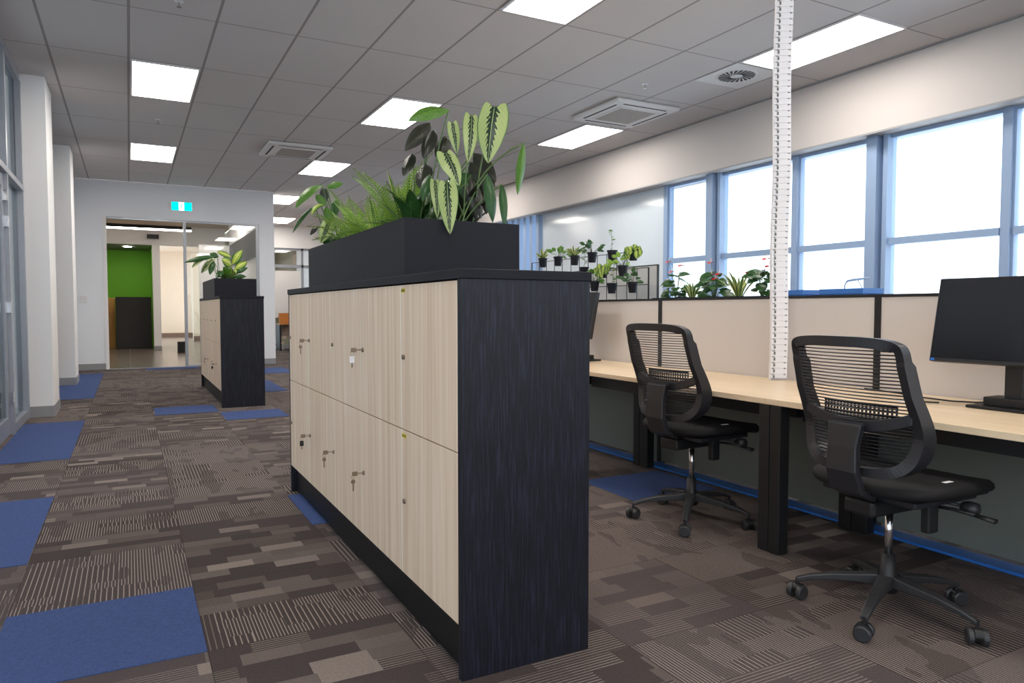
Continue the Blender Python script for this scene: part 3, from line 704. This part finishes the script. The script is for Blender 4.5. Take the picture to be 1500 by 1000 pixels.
fern('fern_plant', 'tall fern with one long frond under the ceiling light, near planter', (1.00, 2.82, 1.335), 9, .34, .44, tilt=(1.1, 1.45), wide=.07)
fern('fern_plant', 'bright fern leaning over the left rim in the middle of the near planter', (.93, 3.15, 1.335), 15, .24, .34, tilt=(.5, 1.3), wide=.05)
fern('fern_plant', 'fern nearest the arching leaves at the far end of the near planter', (1.0, 3.48, 1.335), 14, .20, .30, tilt=(.5, 1.3), wide=.05)
fern('fern_plant', 'dark fern in the back corner behind the big patterned leaves', (1.15, 2.75, 1.335), 14, .18, .28, 'deep', tilt=(.5, 1.3), wide=.045)
def blades(name, label, root, n, L, wd, mat, spread=.35, droop=.15, cat='plant'):
    o = thing(name, label, cat, root); f = MB()
    for i in range(n):
        az = 2 * math.pi * i / n + random.uniform(-.4, .4); l = L * random.uniform(.65, 1.05); s = spread * random.uniform(.4, 1.2)
        d = Vector((math.cos(az) * s, math.sin(az) * s, 1)).normalized(); b = Vector(root) + Vector((math.cos(az), math.sin(az), 0)) * .012
        f.leaf(b, b + d * l, wd, Vector((math.cos(az), math.sin(az), -s)) * -1, droop, .35, .45, 0, 9, 4)
    f.build('blades', M[mat], o, smooth=True); return o
blades('snake_plant', 'upright yellow edged blades between the ferns and the purple backed leaves', (1.02, 2.86, 1.335), 7, .33, .035, 'snake', .22, .06)
blades('snake_plant', 'pale edged narrow blades standing among the ferns, near planter', (.97, 3.08, 1.335), 6, .24, .028, 'snake', .3, .08)
dm = {'*': ('deep', .12, .3, .45), 'a': ('deep', .12, .5, .5), 'b': ('calathea', .12, .4, .5), 'c': ('calathea', .12, .4, .45), 'd': ('deep', .1, .5, .45), 'e': ('lime', .1, .3, .45), 'f': ('lime', .12, .3, .45), 'g': ('lime', .1, .3, .45), 'h': ('lime', .1, .3, .45), 'l': ('greenleaf', .1, .3, .45)}
blades('leafy_plant', 'tangle of dark dry leaves under the big patterned leaves', (1.16, 2.56, 1.335), 13, .26, .045, 'darkleaf', .75, .22)
blades('leafy_plant', 'dark green leafy clump between the ferns and the patterned leaves', (1.0, 2.70, 1.335), 12, .26, .06, 'deep', .7, .25)
blades('leafy_plant', 'dark clump under the arching leaves at the far end of the near planter', (.92, 3.66, 1.335), 11, .20, .05, 'deep', .8, .25)
leafplant('dieffenbachia_plant', 'lime centred broad leaf plant in the far planter box', [d for d in DIF if d[0] in 'efghjlmi'], 0, dm, (1.08, 9.25, 1.38))
leafplant('calathea_plant', 'plant with a long arm of drooping leaves at the left of the far planter box', [d for d in DIF if d[0] in 'abcdk'], 0, dm, (.97, 9.35, 1.38))
blades('leafy_plant', 'low leafy green tuft behind the lime leaves in the far planter box', (1.12, 9.6, 1.37), 14, .30, .09, 'lime', .8, .2)
blades('leafy_plant', 'dark leafy tuft at the left rim of the far planter box', (1.0, 9.1, 1.37), 9, .16, .05, 'deep', .9, .2)

# ------------------------------------------------------------------ desks and screens
DZ = .685; J = [.632, 2.282, 3.93, 5.58]; SX = 3.265
dlab = ['pale wood desk with the monitor, nearest to the camera', 'pale wood desk behind the far office chair where the cable spine lands', 'pale wood desk mostly hidden behind the near locker bank']
for i in range(3):
    y0, y1 = J[i], J[i + 1]
    o = thing('office_desk', dlab[i], 'desk', (2.9, (y0 + y1) / 2, 0), 'desks along the fabric screens')
    xf = lambda y: 2.49 if y < 2.75 else (2.57 if y > 3.2 else 2.49 + .08 * (.5 - .5 * math.cos(math.pi * (y - 2.75) / .45)))
    ys = [y0 + .002 + (y1 - y0 - .004) * k / 30 for k in range(31)]
    m = MB(); vs = []; fs = []
    for y in ys: vs += [(xf(y), y, DZ), (SX - .005, y, DZ), (SX - .005, y, DZ - .026), (xf(y), y, DZ - .026)]
    for k in range(30):
        for q in range(4): fs.append((k * 4 + q, k * 4 + (q + 1) % 4, k * 4 + 4 + (q + 1) % 4, k * 4 + 4 + q))
    fs += [(3, 2, 1, 0), (120, 121, 122, 123)]
    m.add(vs, [f[::-1] for f in fs]); m.build('desktop', M['desk'], o, bevel=.002)
    box(2.62, 2.67, y0 + .1, y1 - .1, DZ - .10, DZ - .028).box(3.1, 3.15, y0 + .1, y1 - .1, DZ - .10, DZ - .028).build('frame_rail', M['black'], o)
    for (a, b) in ((y0 - .028 if i else y0 + .002, y0 + .030 if i else y0 + .06), (y1 - .09, y1 - .032)):
        box(2.49 if i < 2 else 2.57, 2.55 if i < 2 else 2.63, a, b, .0, DZ - .027).build('leg', M['black'], o, bevel=.004)
    for (a, b) in ((y0 + .003, y0 + .07), (y1 - .085, y1 - .003)):
        box(3.09, 3.15, a, b, .0, DZ - .027).build('leg', M['black'], o, bevel=.004)
    box(2.49 + .14, 3.15, y0 + .01, y0 + .05, DZ - .09, DZ - .028).box(2.49 + .14, 3.15, y1 - .06, y1 - .02, DZ - .09, DZ - .028).build('cross_rail', M['black'], o)
slab = ['stone fabric desk screen behind the monitor', 'stone fabric desk screen between the two black posts', 'stone fabric desk screen left of the far office chair']
for i in range(3):
    y0, y1 = J[i], J[i + 1]
    o = thing('desk_screen', slab[i], 'screen', (SX + .02, (y0 + y1) / 2, 0), 'fabric screens behind the desks')
    box(SX, SX + .035, y0 + .017, y1 - .017, DZ - .05, 1.140).build('fabric_panel', M['screenfab'], o)
    box(SX - .004, SX + .04, y0 + .017, y1 - .017, 1.140, 1.155).build('top_trim', M['black'], o)
    box(SX, SX + .03, y0 + .017, y1 - .017, .025, DZ - .05).build('modesty_panel', M['modesty'], o)
    box(SX - .006, SX + .042, y0 - .017, y0 + .017, 0, 1.153).build('post', M['black'], o)
tag(box(3.15, 3.262, .65, 5.5, 0, .013).build('floor_blue_strip', M['bluestrip'], bevel=.004), 'long blue strip on the floor under the dark desk panels', 'cable cover')  # plain blue strip laid flat along the floor
# second row of desks on the other side of the screens
o = thing('office_desk', 'desk on the window side of the fabric screens', 'desk', (3.7, 3.1, 0))
box(3.315, 4.05, .65, 5.55, DZ - .026, DZ).build('desktop', M['desk'], o, bevel=.002)
for y in (.7, 2.28, 3.9, 5.45):
    box(3.95, 4.01, y, y + .06, 0, DZ - .027).build('leg', M['black'], o)
for (y0, y1, lb) in [(2.70, 2.99, 'blue box standing upright behind the screens, nearer the monitor'), (3.12, 3.33, 'blue box peeping over the screen right of the cable spine')]:  # plain blue box shapes standing in for unidentified blue items
    b = thing('blue_box', lb, 'box', (3.8, (y0 + y1) / 2, DZ))
    box(3.72, 3.9, y0, y1, DZ + .001, 1.17).build('body', M['bluebox'], b, bevel=.004); box(3.715, 3.905, y0 - .004, y1 + .004, 1.17, 1.203).build('lid', M['bluebox'], b, bevel=.004)
br = thing('small_stand', 'small curved blue grey stand on top of the nearer blue box', 'stand', (3.8, 2.80, 1.204))
MB().tube([(3.8, 2.88, 1.204), (3.8, 2.875, 1.235), (3.8, 2.86, 1.25), (3.8, 2.82, 1.256), (3.8, 2.72, 1.262)], [.004, .004, .007, .008, .006], 8).tube([(3.8, 2.76, 1.204), (3.8, 2.79, 1.25)], .003, 6).build('arm', M['winframe'], br, smooth=True)

# cable spine
cs = thing('cable_spine', 'white segmented cable spine hanging from the ceiling down to the desk', 'cable spine', (3.20, 2.84, DZ))
a_ = R(-33); ex_, ey_ = Vector((math.cos(a_), math.sin(a_), 0)), Vector((-math.sin(a_), math.cos(a_), 0)); cc = Vector((3.205, 2.845, 0))
def obx(m, c, hx, hy, z0, z1, tx=1.0):
    vs = []
    for z, k in ((z0, 1), (z1, tx)):
        for sy in (-1, 1):
            for sx in (-1, 1): vs.append(c + ex_ * sx * hx * k + ey_ * sy * hy + Vector((0, 0, z)))
    m.add(vs, [(0, 2, 3, 1), (4, 5, 7, 6), (0, 1, 5, 4), (2, 6, 7, 3), (0, 4, 6, 2), (1, 3, 7, 5)])
m = MB(); dk = MB(); z = DZ + .001; k = 0
while z < CE - .03:
    wob = ex_ * .0035 * math.sin(k * .22)
    obx(m, cc + wob, .026, .021, z + .0005, z + .0325)
    for sg in (-1, 1):
        obx(m, cc + wob + ex_ * sg * .034, .011, .019, z + .0015, z + .028, .92); obx(m, cc + wob + ex_ * sg * .042, .004, .014, z + .006, z + .034)
    obx(dk, cc + wob - ex_ * .0265 - ey_ * .019, .0045, .0035, z + .010, z + .026)
    z += .033; k += 1
m.build('vertebrae', M['cardwhite'], cs); dk.build('link_gaps', M['modesty'], cs)
obx_ = MB(); obx(obx_, cc, .04, .03, DZ, DZ + .012); obx_.build('foot', M['grille'], cs)

# monitors
def monitor():
    o = thing('computer_monitor', 'black monitor on a square stand at the right edge of the near desk', 'monitor', (0, 0, 0))
    A = Matrix.Rotation(R(11), 4, 'Y')       # tilt the head back
    def tb(m, *a):
        k = MB().box(*a); m.add([A @ v + Vector((0, 0, .35)) for v in k.v], k.f); return m
    tb(MB(), -.012, .022, -.285, .285, -.175, .175).build('casing', M['plastic'], o, bevel=.004)
    tb(MB(), -.0135, -.0118, -.279, .279, -.160, .171).build('display', M['screenblk'], o)
    tb(MB(), -.0142, -.0130, .262, .278, -.172, -.163).build('sticker', M['bluestrip'], o)
    tb(MB(), .022, .05, -.12, .12, -.1, .1).build('rear_bulge', M['plastic'], o, bevel=.01)
    MB().box(.045, .075, -.035, .035, .03, .40).build('neck', M['black'], o, bevel=.004)
    MB().box(-.03, .17, -.14, .14, 0, .012).build('base', M['black'], o, bevel=.003)
    MB().box(.02, .13, -.10, .10, .012, .045).build('base_block', M['black'], o, bevel=.003)
    return o
mo = monitor(); m2 = copy_tree(mo)
mo.location = (3.0, 1.545, DZ + .0005); m2.location = (3.02, 4.67, DZ + .0005); m2['label'] = 'black monitor edge showing just right of the near locker bank'
cb = MB().tube([(3.216, 1.60, .716), (3.17, 1.665, .70), (3.12, 1.72, .692), (3.08, 1.80, .6905), (3.10, 1.98, .6905), (3.16, 2.10, .6905), (3.20, 2.3, .6905)], .0035, 8)
tag(cb.build('monitor_cable', M['black'], smooth=True), 'black cable running along the desk from the monitor stand', 'cable')
pn = thing('cable_plug', 'thin black lead with a small plug lying on the desk left of the monitor stand', 'cable', (2.98, 1.84, DZ))
MB().tube([(2.90, 1.93, .689), (2.935, 1.885, .689), (2.97, 1.835, .689)], .003, 8).build('lead', M['cardwhite'], pn); MB().tube([(2.945, 1.872, .690), (2.985, 1.80, .690)], .0055, 8, flat=.6).build('plug', M['black'], pn)

# ------------------------------------------------------------------ office chairs (front = +X)
def chair(base0=130):
    o = thing('office_chair', 'nearest black mesh back office chair with its star base in full view', 'chair', (0, 0, 0), 'mesh back office chairs at the desks')
    # outline of the back: (y, z) going round, clockwise from top left
    half = [(0, .992), (.08, .991), (.15, .985), (.186, .972), (.199, .950), (.2015, .90), (.206, .82), (.212, .74), (.214, .68), (.208, .62), (.190, .57), (.150, .535), (.09, .522), (0, .520)]
    def bx(y, z):     # depth of the back surface: leaning, lumbar curve and wrap-around
        lean = -.205 - .085 * max(0, (z - .66) / .33) ** 1.1 + .02 * math.sin(math.pi * min(1, max(0, (z - .5) / .3)))
        return lean + .9 * y * y
    loop = [(-y, z) for y, z in half[::-1]][:-1] + half
    loop = loop + [loop[0]]
    loop = loop[:-1]
    # smooth resample
    P = []
    nL = len(loop)
    seq = loop if (Vector((loop[0][0], loop[0][1])) - Vector((loop[-1][0], loop[-1][1]))).length > 1e-4 else loop[:-1]
    nL = len(seq)
    for i in range(nL):
        p0, p1, p2, p3 = [Vector((q[0], q[1], 0)) for q in (seq[(i - 1) % nL], seq[i], seq[(i + 1) % nL], seq[(i + 2) % nL])]
        for s_ in range(4):
            t = s_ / 4; P.append(.5 * ((2 * p1) + (p2 - p0) * t + (2 * p0 - 5 * p1 + 4 * p2 - p3) * t * t + (-p0 + 3 * p1 - 3 * p2 + p3) * t ** 3))
    pts = []; wv = []; dv = []
    for i, p in enumerate(P):
        q = P[(i + 1) % len(P)] - P[i - 1]; q.normalize(); nrm = Vector((-q.y, q.x))
        if nrm.dot(Vector((p.x, p.y - .75))) < 0: nrm = -nrm
        side = min(1, abs(p.x) / .2); low = max(0, (.80 - p.y) / .25)
        hw = .013 + .007 * side * min(1, low) + (.004 if p.y > .96 else 0)
        dp = .011 + .016 * side ** 3 * (1 if p.y < .9 else .5) + .008 * side * min(1, low)
        cp = Vector((bx(p.x, p.y) + dp * .6, p.x, p.y)) - Vector((0, nrm[0], nrm[1])) * hw
        pts.append(cp); wv.append(Vector((0, nrm[0], nrm[1])) * hw); dv.append(Vector((1, 0, 0)) * dp)
    pts.append(pts[0].copy()); wv.append(wv[0]); dv.append(dv[0])
    MB().ribbon(pts, wv, dv).build('back_frame', M['plastic'], o, smooth=False, bevel=.005, seg=3)
    # cross bar, sagging in the middle
    cb = []; cw = []; cdv = []
    for i in range(17):
        y = -.19 + .38 * i / 16; z = .688 + .042 * (abs(y) / .19) ** 2.2; cb.append(Vector((bx(y, z) + .004, y, z))); cw.append(Vector((0, 0, .020))); cdv.append(Vector((.010, 0, 0)))
    MB().ribbon(cb, cw, cdv).build('cross_bar', M['plastic'], o, bevel=.003)
    # knitted mesh: thin horizontal cords and a sparse set of uprights
    m = MB(); z = .545
    import bisect
    rz = [q[1] for q in half[::-1]]; ry = [q[0] for q in half[::-1]]
    def hwid(z):
        for a in range(len(rz) - 1):
            if rz[a] <= z <= rz[a + 1] and rz[a + 1] > rz[a]: return ry[a] + (ry[a + 1] - ry[a]) * (z - rz[a]) / (rz[a + 1] - rz[a])
        return .15
    while z < .972:
        hwd = hwid(z) - .012
        m.tube([(bx(y, z) + .010, y, z) for y in [hwd * (k / 5 - 1) for k in range(11)]], .0030, 4, False, flat=.75)
        z += .0118
    m.build('mesh_back', M['plastic'], o)
    lm = MB()
    for k in range(4): lm.tube([(bx(y, .73) + .030, y, .712 + k * .016) for y in [-.13 + .026 * j for j in range(11)]], .0042, 6)
    for k in range(20):
        y = -.128 + k * .0135; lm.tube([(bx(y, .73) + .030, y, .708), (bx(y, .73) + .032, y, .764)], .0036, 5)
    lm.build('lumbar_pad', M['plastic'], o)
    # spine and lower brace
    sp = MB(); ps = [(-.212, .70), (-.222, .62), (-.225, .54), (-.20, .465), (-.13, .44)]; ws = [.062, .052, .055, .058, .055]
    sp.ribbon([Vector((x - .012, 0, z)) for x, z in ps], [Vector((0, w_, 0)) for w_ in ws], [Vector((.014, 0, .004))] * 4 + [Vector((.004, 0, .016))])
    sp.build('spine', M['plastic'], o, bevel=.006, seg=3)
    # seat
    s = MB(); n = 40; prof = [(0, .45, .0), (.80, .448, 0), (.97, .452, 0), (1.0, .464, 0), (.99, .478, 0), (.94, .490, .0), (.6, .496, 0), (0, .494, 0)]
    rings = []
    for (k, z, _) in prof[1:-1]:
        ring = []
        for i in range(n):
            a = 2 * math.pi * i / n; ca, sa = math.cos(a), math.sin(a); e = .55
            x = .245 * math.copysign(abs(ca) ** e, ca) * k; y = .238 * math.copysign(abs(sa) ** e, sa) * k
            zz = z - (.030 * max(0, (x - .10) / .14) ** 2) + .012 * (abs(y) / .23) ** 2
            ring.append((x + .062, y * (1 - .06 * (x > .12)), zz))
        rings.append(ring)
    vs = [v for r_ in rings for v in r_]; fs = []
    for r_ in range(len(rings) - 1):
        for i in range(n): fs.append((r_ * n + i, r_ * n + (i + 1) % n, (r_ + 1) * n + (i + 1) % n, (r_ + 1) * n + i))
    fs += [tuple(range(n))[::-1], tuple((len(rings) - 1) * n + i for i in range(n))]
    s.add(vs, fs).build('seat', M['seatfab'], o, smooth=True)
    box(-.12, .20, -.17, .17, .425, .447).build('seat_pan', M['plastic'], o, bevel=.006)
    box(.02, .06, -.175, -.160, .4975, .5015).build('seat_tag', M['cardwhite'], o)
    box(-.16, .13, -.055, .055, .37, .426).build('tilt_mechanism', M['black'], o, bevel=.012)
    lv = MB().tube([(.05, -.05, .40), (.07, -.17, .405), (.08, -.24, .40)], .006, 8).tube([(.08, -.235, .40), (.085, -.29, .394)], [.012, .016], 10, flat=.5)
    lv.build('tilt_lever', M['black'], o, smooth=True)
    MB().tube([(.10, -.05, .41), (.115, -.16, .412)], .006, 8).lathe((.12, -.19, .408), [(.006, -.03), (.022, -.025), (.024, .0), (.018, .02), (.004, .024)], 14, 'y').build('tension_knob', M['rubber'], o, smooth=True)
    MB().box(-.02, .03, -.15, -.12, .325, .43).build('height_paddle', M['black'], o, bevel=.006)
    MB().lathe((0, 0, .20), [(.013, 0), (.013, .175)], 16).build('gas_cylinder', M['chrome'], o, smooth=True)
    MB().lathe((0, 0, .075), [(.03, 0), (.036, .02), (.036, .05), (.024, .07), (.022, .135)], 20).build('hub', M['black'], o, smooth=True)
    for k in range(5):
        an = R(base0 + 72 * k); c_, s_ = math.cos(an), math.sin(an); d = Vector((c_, s_, 0)); q = Vector((-s_, c_, 0))
        rr = [.03, .09, .165, .24, .285]; zz = [.118, .112, .104, .088, .072]; ww = [.024, .020, .017, .014, .012]
        MB().ribbon([d * r_ + Vector((0, 0, z_)) for r_, z_ in zip(rr, zz)], [q * w_ for w_ in ww], [Vector((0, 0, h_)) for h_ in (.020, .015, .012, .010, .008)]).build('base_leg', M['rubber'], o, bevel=.004)
        cc_ = d * .282 + Vector((0, 0, .027)); ca = an + .9 + k * .7; f = Vector((math.cos(ca), math.sin(ca), 0)); g = Vector((-math.sin(ca), math.cos(ca), 0))
        cas = MB().tube([cc_ + g * -.012 + f * -.006 + Vector((0, 0, .008)), cc_ + g * .012 + f * -.006 + Vector((0, 0, .008))], .021, 16).tube([cc_ + f * .0 + Vector((0, 0, .02)), cc_ + Vector((0, 0, .052))], .006, 8)
        co = cas.build('caster', M['black'], o)
        for sg in (-1, 1):
            MB().tube([cc_ + g * sg * .010, cc_ + g * sg * .013, cc_ + g * sg * .026, cc_ + g * sg * .029], [.022, .0265, .0265, .022], 20).build('wheel', M['rubber'], co, root=o, smooth=False)
    return o
ch = chair(); ch2 = chair(147)
ch.location = (2.375, 1.60, 0); ch.rotation_euler.z = R(-1); ch.scale = (1.05, 1.07, 1.0); ch2.scale = (1.05, 1.07, 1.02)
ch2.location = (2.54, 2.80, 0); ch2.rotation_euler.z = R(3); ch2['label'] = 'further black mesh back office chair, between the near locker bank and the cable spine'

# ------------------------------------------------------------------ plants and trellis by the windows
sc_ = thing('storage_cabinet', 'long dark cabinet carrying the window plants behind the screens', 'cabinet', (4.6, 6.1, 0))
box(4.38, 4.82, 3.95, 8.3, .08, .985).build('carcass', M['darkcab'], sc_); box(4.42, 4.78, 4.0, 8.25, 0, .08).build('kickboard', M['kick'], sc_); box(4.37, 4.83, 3.94, 8.31, .985, 1.0).build('top', M['planter'], sc_, bevel=.002)
for j in range(8): box(4.36, 4.379, 3.96 + j * .54, 3.96 + j * .54 + .535, .09, .98).build('door', M['ash'], sc_)
planter(4.48, 4.72, 4.05, 5.52, 1.001, 1.19, 'dark planter box of red flowering plants showing over the screens')
planter(4.48, 4.72, 5.62, 8.2, 1.001, 1.15, 'dark planter box under the wire trellis')
tr = thing('plant_trellis', 'black wire grid trellis carrying small plant pots', 'trellis', (4.6, 6.9, 1.12))
m = MB(); vy = [8.08, 7.9, 7.72, 7.53, 7.35, 7.16, 6.98, 6.80, 6.62, 6.44, 6.26, 6.08, 5.91, 5.73]
for y in vy: m.tube([(4.6, y, 1.115), (4.6, y, 1.50 if y < 6.0 else 1.68)], .0042, 6)
for z, ya in ((1.17, 5.73), (1.33, 5.73), (1.50, 5.73), (1.675, 6.08)): m.tube([(4.6, ya, z), (4.6, 8.08, z)], .0042, 6)
m.build('wire_grid', M['black'], tr)
MB().box(4.596, 4.604, 8.085, 8.093, 1.115, 1.68).build('side_post', M['black'], tr); MB().box(4.596, 4.604, 5.715, 5.723, 1.115, 1.5).build('side_post', M['black'], tr)
rnd = random.Random(5)
def pot(y, z, lb, kind):
    o = thing('potted_plant', lb, 'potted plant', (4.55, y, z - .055), 'pots on the wire trellis')
    c = (4.545, y, z - .055)
    MB().lathe(c, [(.038, 0), (.052, .095), (.058, .095), (.058, .112), (.050, .112), (.048, .10)], 18).build('pot', M['planter'], o)
    MB().lathe((c[0], c[1], c[2] + .098), [(.049, 0), (.049, .004)], 14).build('soil', M['soil'], o)
    f = MB(); s = MB(); top = Vector((c[0], c[1], c[2] + .10))
    if kind == 'tuft':
        for k in range(18):
            a = rnd.uniform(0, 6.28); e = rnd.uniform(.2, 1.3); L = rnd.uniform(.05, .13); d = Vector((math.cos(a) * math.cos(e), math.sin(a) * math.cos(e), math.sin(e)))
            b = top + d * L; s.tube([top, b], .0016, 5); f.leaf(b, b + (d + Vector((0, 0, -.5))).normalized() * .07, .05, Vector((-.6, -.5, .6)), .1, .2, .42, 0, 5, 4)
        mt = rnd.choice(['deep', 'greenleaf', 'fern'])
    elif kind == 'trail':
        for k in range(14):
            a = rnd.uniform(2.2, 5.6); L = rnd.uniform(.04, .09); b = top + Vector((math.cos(a) * .06, math.sin(a) * L * 1.2, rnd.uniform(-.02, .06)))
            e_ = b + Vector((rnd.uniform(-.03, 0), rnd.uniform(-.05, .03), rnd.uniform(-.13, -.02))); s.tube([top, b, e_], .0016, 5)
            f.leaf(b, e_, .055, Vector((-.7, -.6, .3)), .15, .2, .42, 0, 5, 4)
        mt = 'lime'
    elif kind == 'tall':
        p = top
        for k in range(9):
            p2 = p + Vector((rnd.uniform(-.012, .012), rnd.uniform(-.012, .012), .024)); s.tube([p, p2], .0018, 5); p = p2
            a = rnd.uniform(0, 6.28); f.leaf(p, p + Vector((math.cos(a) * .045, math.sin(a) * .045, .01)), .03, Vector((-.5, -.4, .7)), .1, .2, .42, 0, 5, 4)
        mt = 'greenleaf'
    else:
        for k in range(16):
            a = rnd.uniform(0, 6.28); e = rnd.uniform(.5, 1.4); L = rnd.uniform(.07, .13); d = Vector((math.cos(a) * math.cos(e), math.sin(a) * math.cos(e), math.sin(e)))
            f.leaf(top, top + d * L * 1.2, .026, Vector((-.7, -.6, .3)), .12, .3, .5, 0, 6, 2)
        mt = 'snake'
        s.tube([top, top + Vector((0, 0, .01))], .003, 5)
    f.build('foliage', M[mt], o, smooth=True); s.build('stems', M['darkstem'], o)
kinds = {'tuft': 'bushy little plant', 'trail': 'trailing yellow green plant', 'tall': 'thin tall sprig', 'blade': 'pale narrow bladed plant'}
for y, z, kd, pos in [(7.715, 1.656, 'blade', 'leftmost in top trellis row'), (7.357, 1.653, 'tuft', 'second from left in top trellis row'), (6.994, 1.643, 'blade', 'third from left in top trellis row'),
        (6.638, 1.653, 'tuft', 'fourth from left in top trellis row'), (6.265, 1.65, 'tall', 'fifth from left in top trellis row'), (5.905, 1.631, 'trail', 'rightmost in top trellis row'),
        (6.80, 1.50, 'tall', 'leftmost in middle trellis row'), (6.436, 1.475, 'trail', 'centre of middle trellis row'), (6.079, 1.479, 'tuft', 'rightmost in middle trellis row'),
        (6.59, 1.334, 'tuft', 'leftmost in bottom trellis row'), (6.269, 1.304, 'tall', 'centre of bottom trellis row'), (5.909, 1.303, 'tuft', 'rightmost in bottom trellis row')]:
    pot(y, z, 'pot with %s, %s' % (kinds[kd], pos), kd)
gp = thing('glazed_board', 'white glazed board with thin black frame behind the trellis', 'board', (5.0, 7.0, .0))
box(4.985, 5.0, 6.06, 8.6, .6, 1.55).build('panel', M['whiteboard'], gp)
MB().box(4.98, 5.005, 6.05, 6.06, 0, 1.56).box(4.98, 5.005, 8.6, 8.61, 0, 1.56).box(4.98, 5.005, 6.06, 8.6, 1.55, 1.56).box(4.98, 5.005, 6.06, 8.6, .59, .6).box(4.84, 5.15, 6.04, 6.07, 0, .02).box(4.84, 5.15, 8.59, 8.62, 0, .02).build('frame', M['black'], gp)
for k, y in enumerate((5.85, 6.3, 6.75, 7.3, 7.8)):
    blades('leafy_plant', ['pale leafy tuft under the right end of the trellis', 'pale leafy tuft in the trellis box, second from its right end', 'leafy tuft in the middle of the trellis box', 'leafy tuft in the trellis box hidden behind the near planter end', 'leafy tuft at the far end of the trellis box'][k], (4.60, y, 1.105), 12, .10, .03, ['snake', 'fern', 'greenleaf'][k % 3], .9, .15)
def anthurium(y, lb, flowers, seed):
    rn = random.Random(seed); root = Vector((4.6, y, 1.145)); o = thing('anthurium_plant', lb, 'plant', tuple(root)); f = MB(); s = MB(); fl = MB(); sx = MB()
    for k in range(26):
        a = rn.uniform(0, 6.28); h = rn.uniform(.03, .27); r_ = rn.uniform(.02, .10); b = root + Vector((math.cos(a) * r_, math.sin(a) * r_, h))
        d = Vector((math.cos(a), math.sin(a), rn.uniform(-.7, .1))).normalized(); s.tube([root, (root + b) / 2 + Vector((0, 0, .02)), b], .002, 5)
        f.leaf(b, b + d * rn.uniform(.09, .13), rn.uniform(.07, .10), Vector((-.5, -.4, .9)), .12, .15, .34, 0, 7, 6, .3)
    for (fy, fz) in flowers:
        b = Vector((4.58, fy, fz)); s.tube([root, (root + b) / 2 + Vector((0, 0, .03)), b], .002, 5)
        fl.leaf(b + Vector((.01, .03, .0)), b + Vector((-.02, -.045, -.004)), .055, Vector((-.2, -.1, 1)), -.12, .25, .38, 0, 7, 6, .3)
        sx.tube([b, b + Vector((-.005, -.008, .028))], [.004, .002], 6)
    f.build('foliage', M['deep'], o, smooth=True); s.build('stems', M['stem'], o, smooth=True)
    if flowers: fl.build('spathe', M['red'], o, smooth=True); sx.build('spadix', M['cream'], o)
anthurium(5.31, 'red flowering leafy plant at the left end of the row over the screens', [(5.40, 1.545), (5.352, 1.447), (5.22, 1.50)], 3)
anthurium(4.80, 'red flowering leafy plant in the middle of the row over the screens', [(4.83, 1.507), (4.82, 1.40), (4.73, 1.40), (4.77, 1.36)], 8)
anthurium(4.25, 'red flowering leafy plant just left of the cable spine', [(4.20, 1.50), (4.38, 1.40), (4.17, 1.44)], 12)
blades('dracaena_plant', 'small striped blade plant between the first two red flowering plants', (4.6, 5.09, 1.145), 12, .26, .028, 'snake', .7, .14)
blades('dracaena_plant', 'large striped blade plant between the middle and right red flowering plants', (4.6, 4.51, 1.145), 16, .33, .032, 'snake', .8, .12)
# chairs for the window side desks are out of view
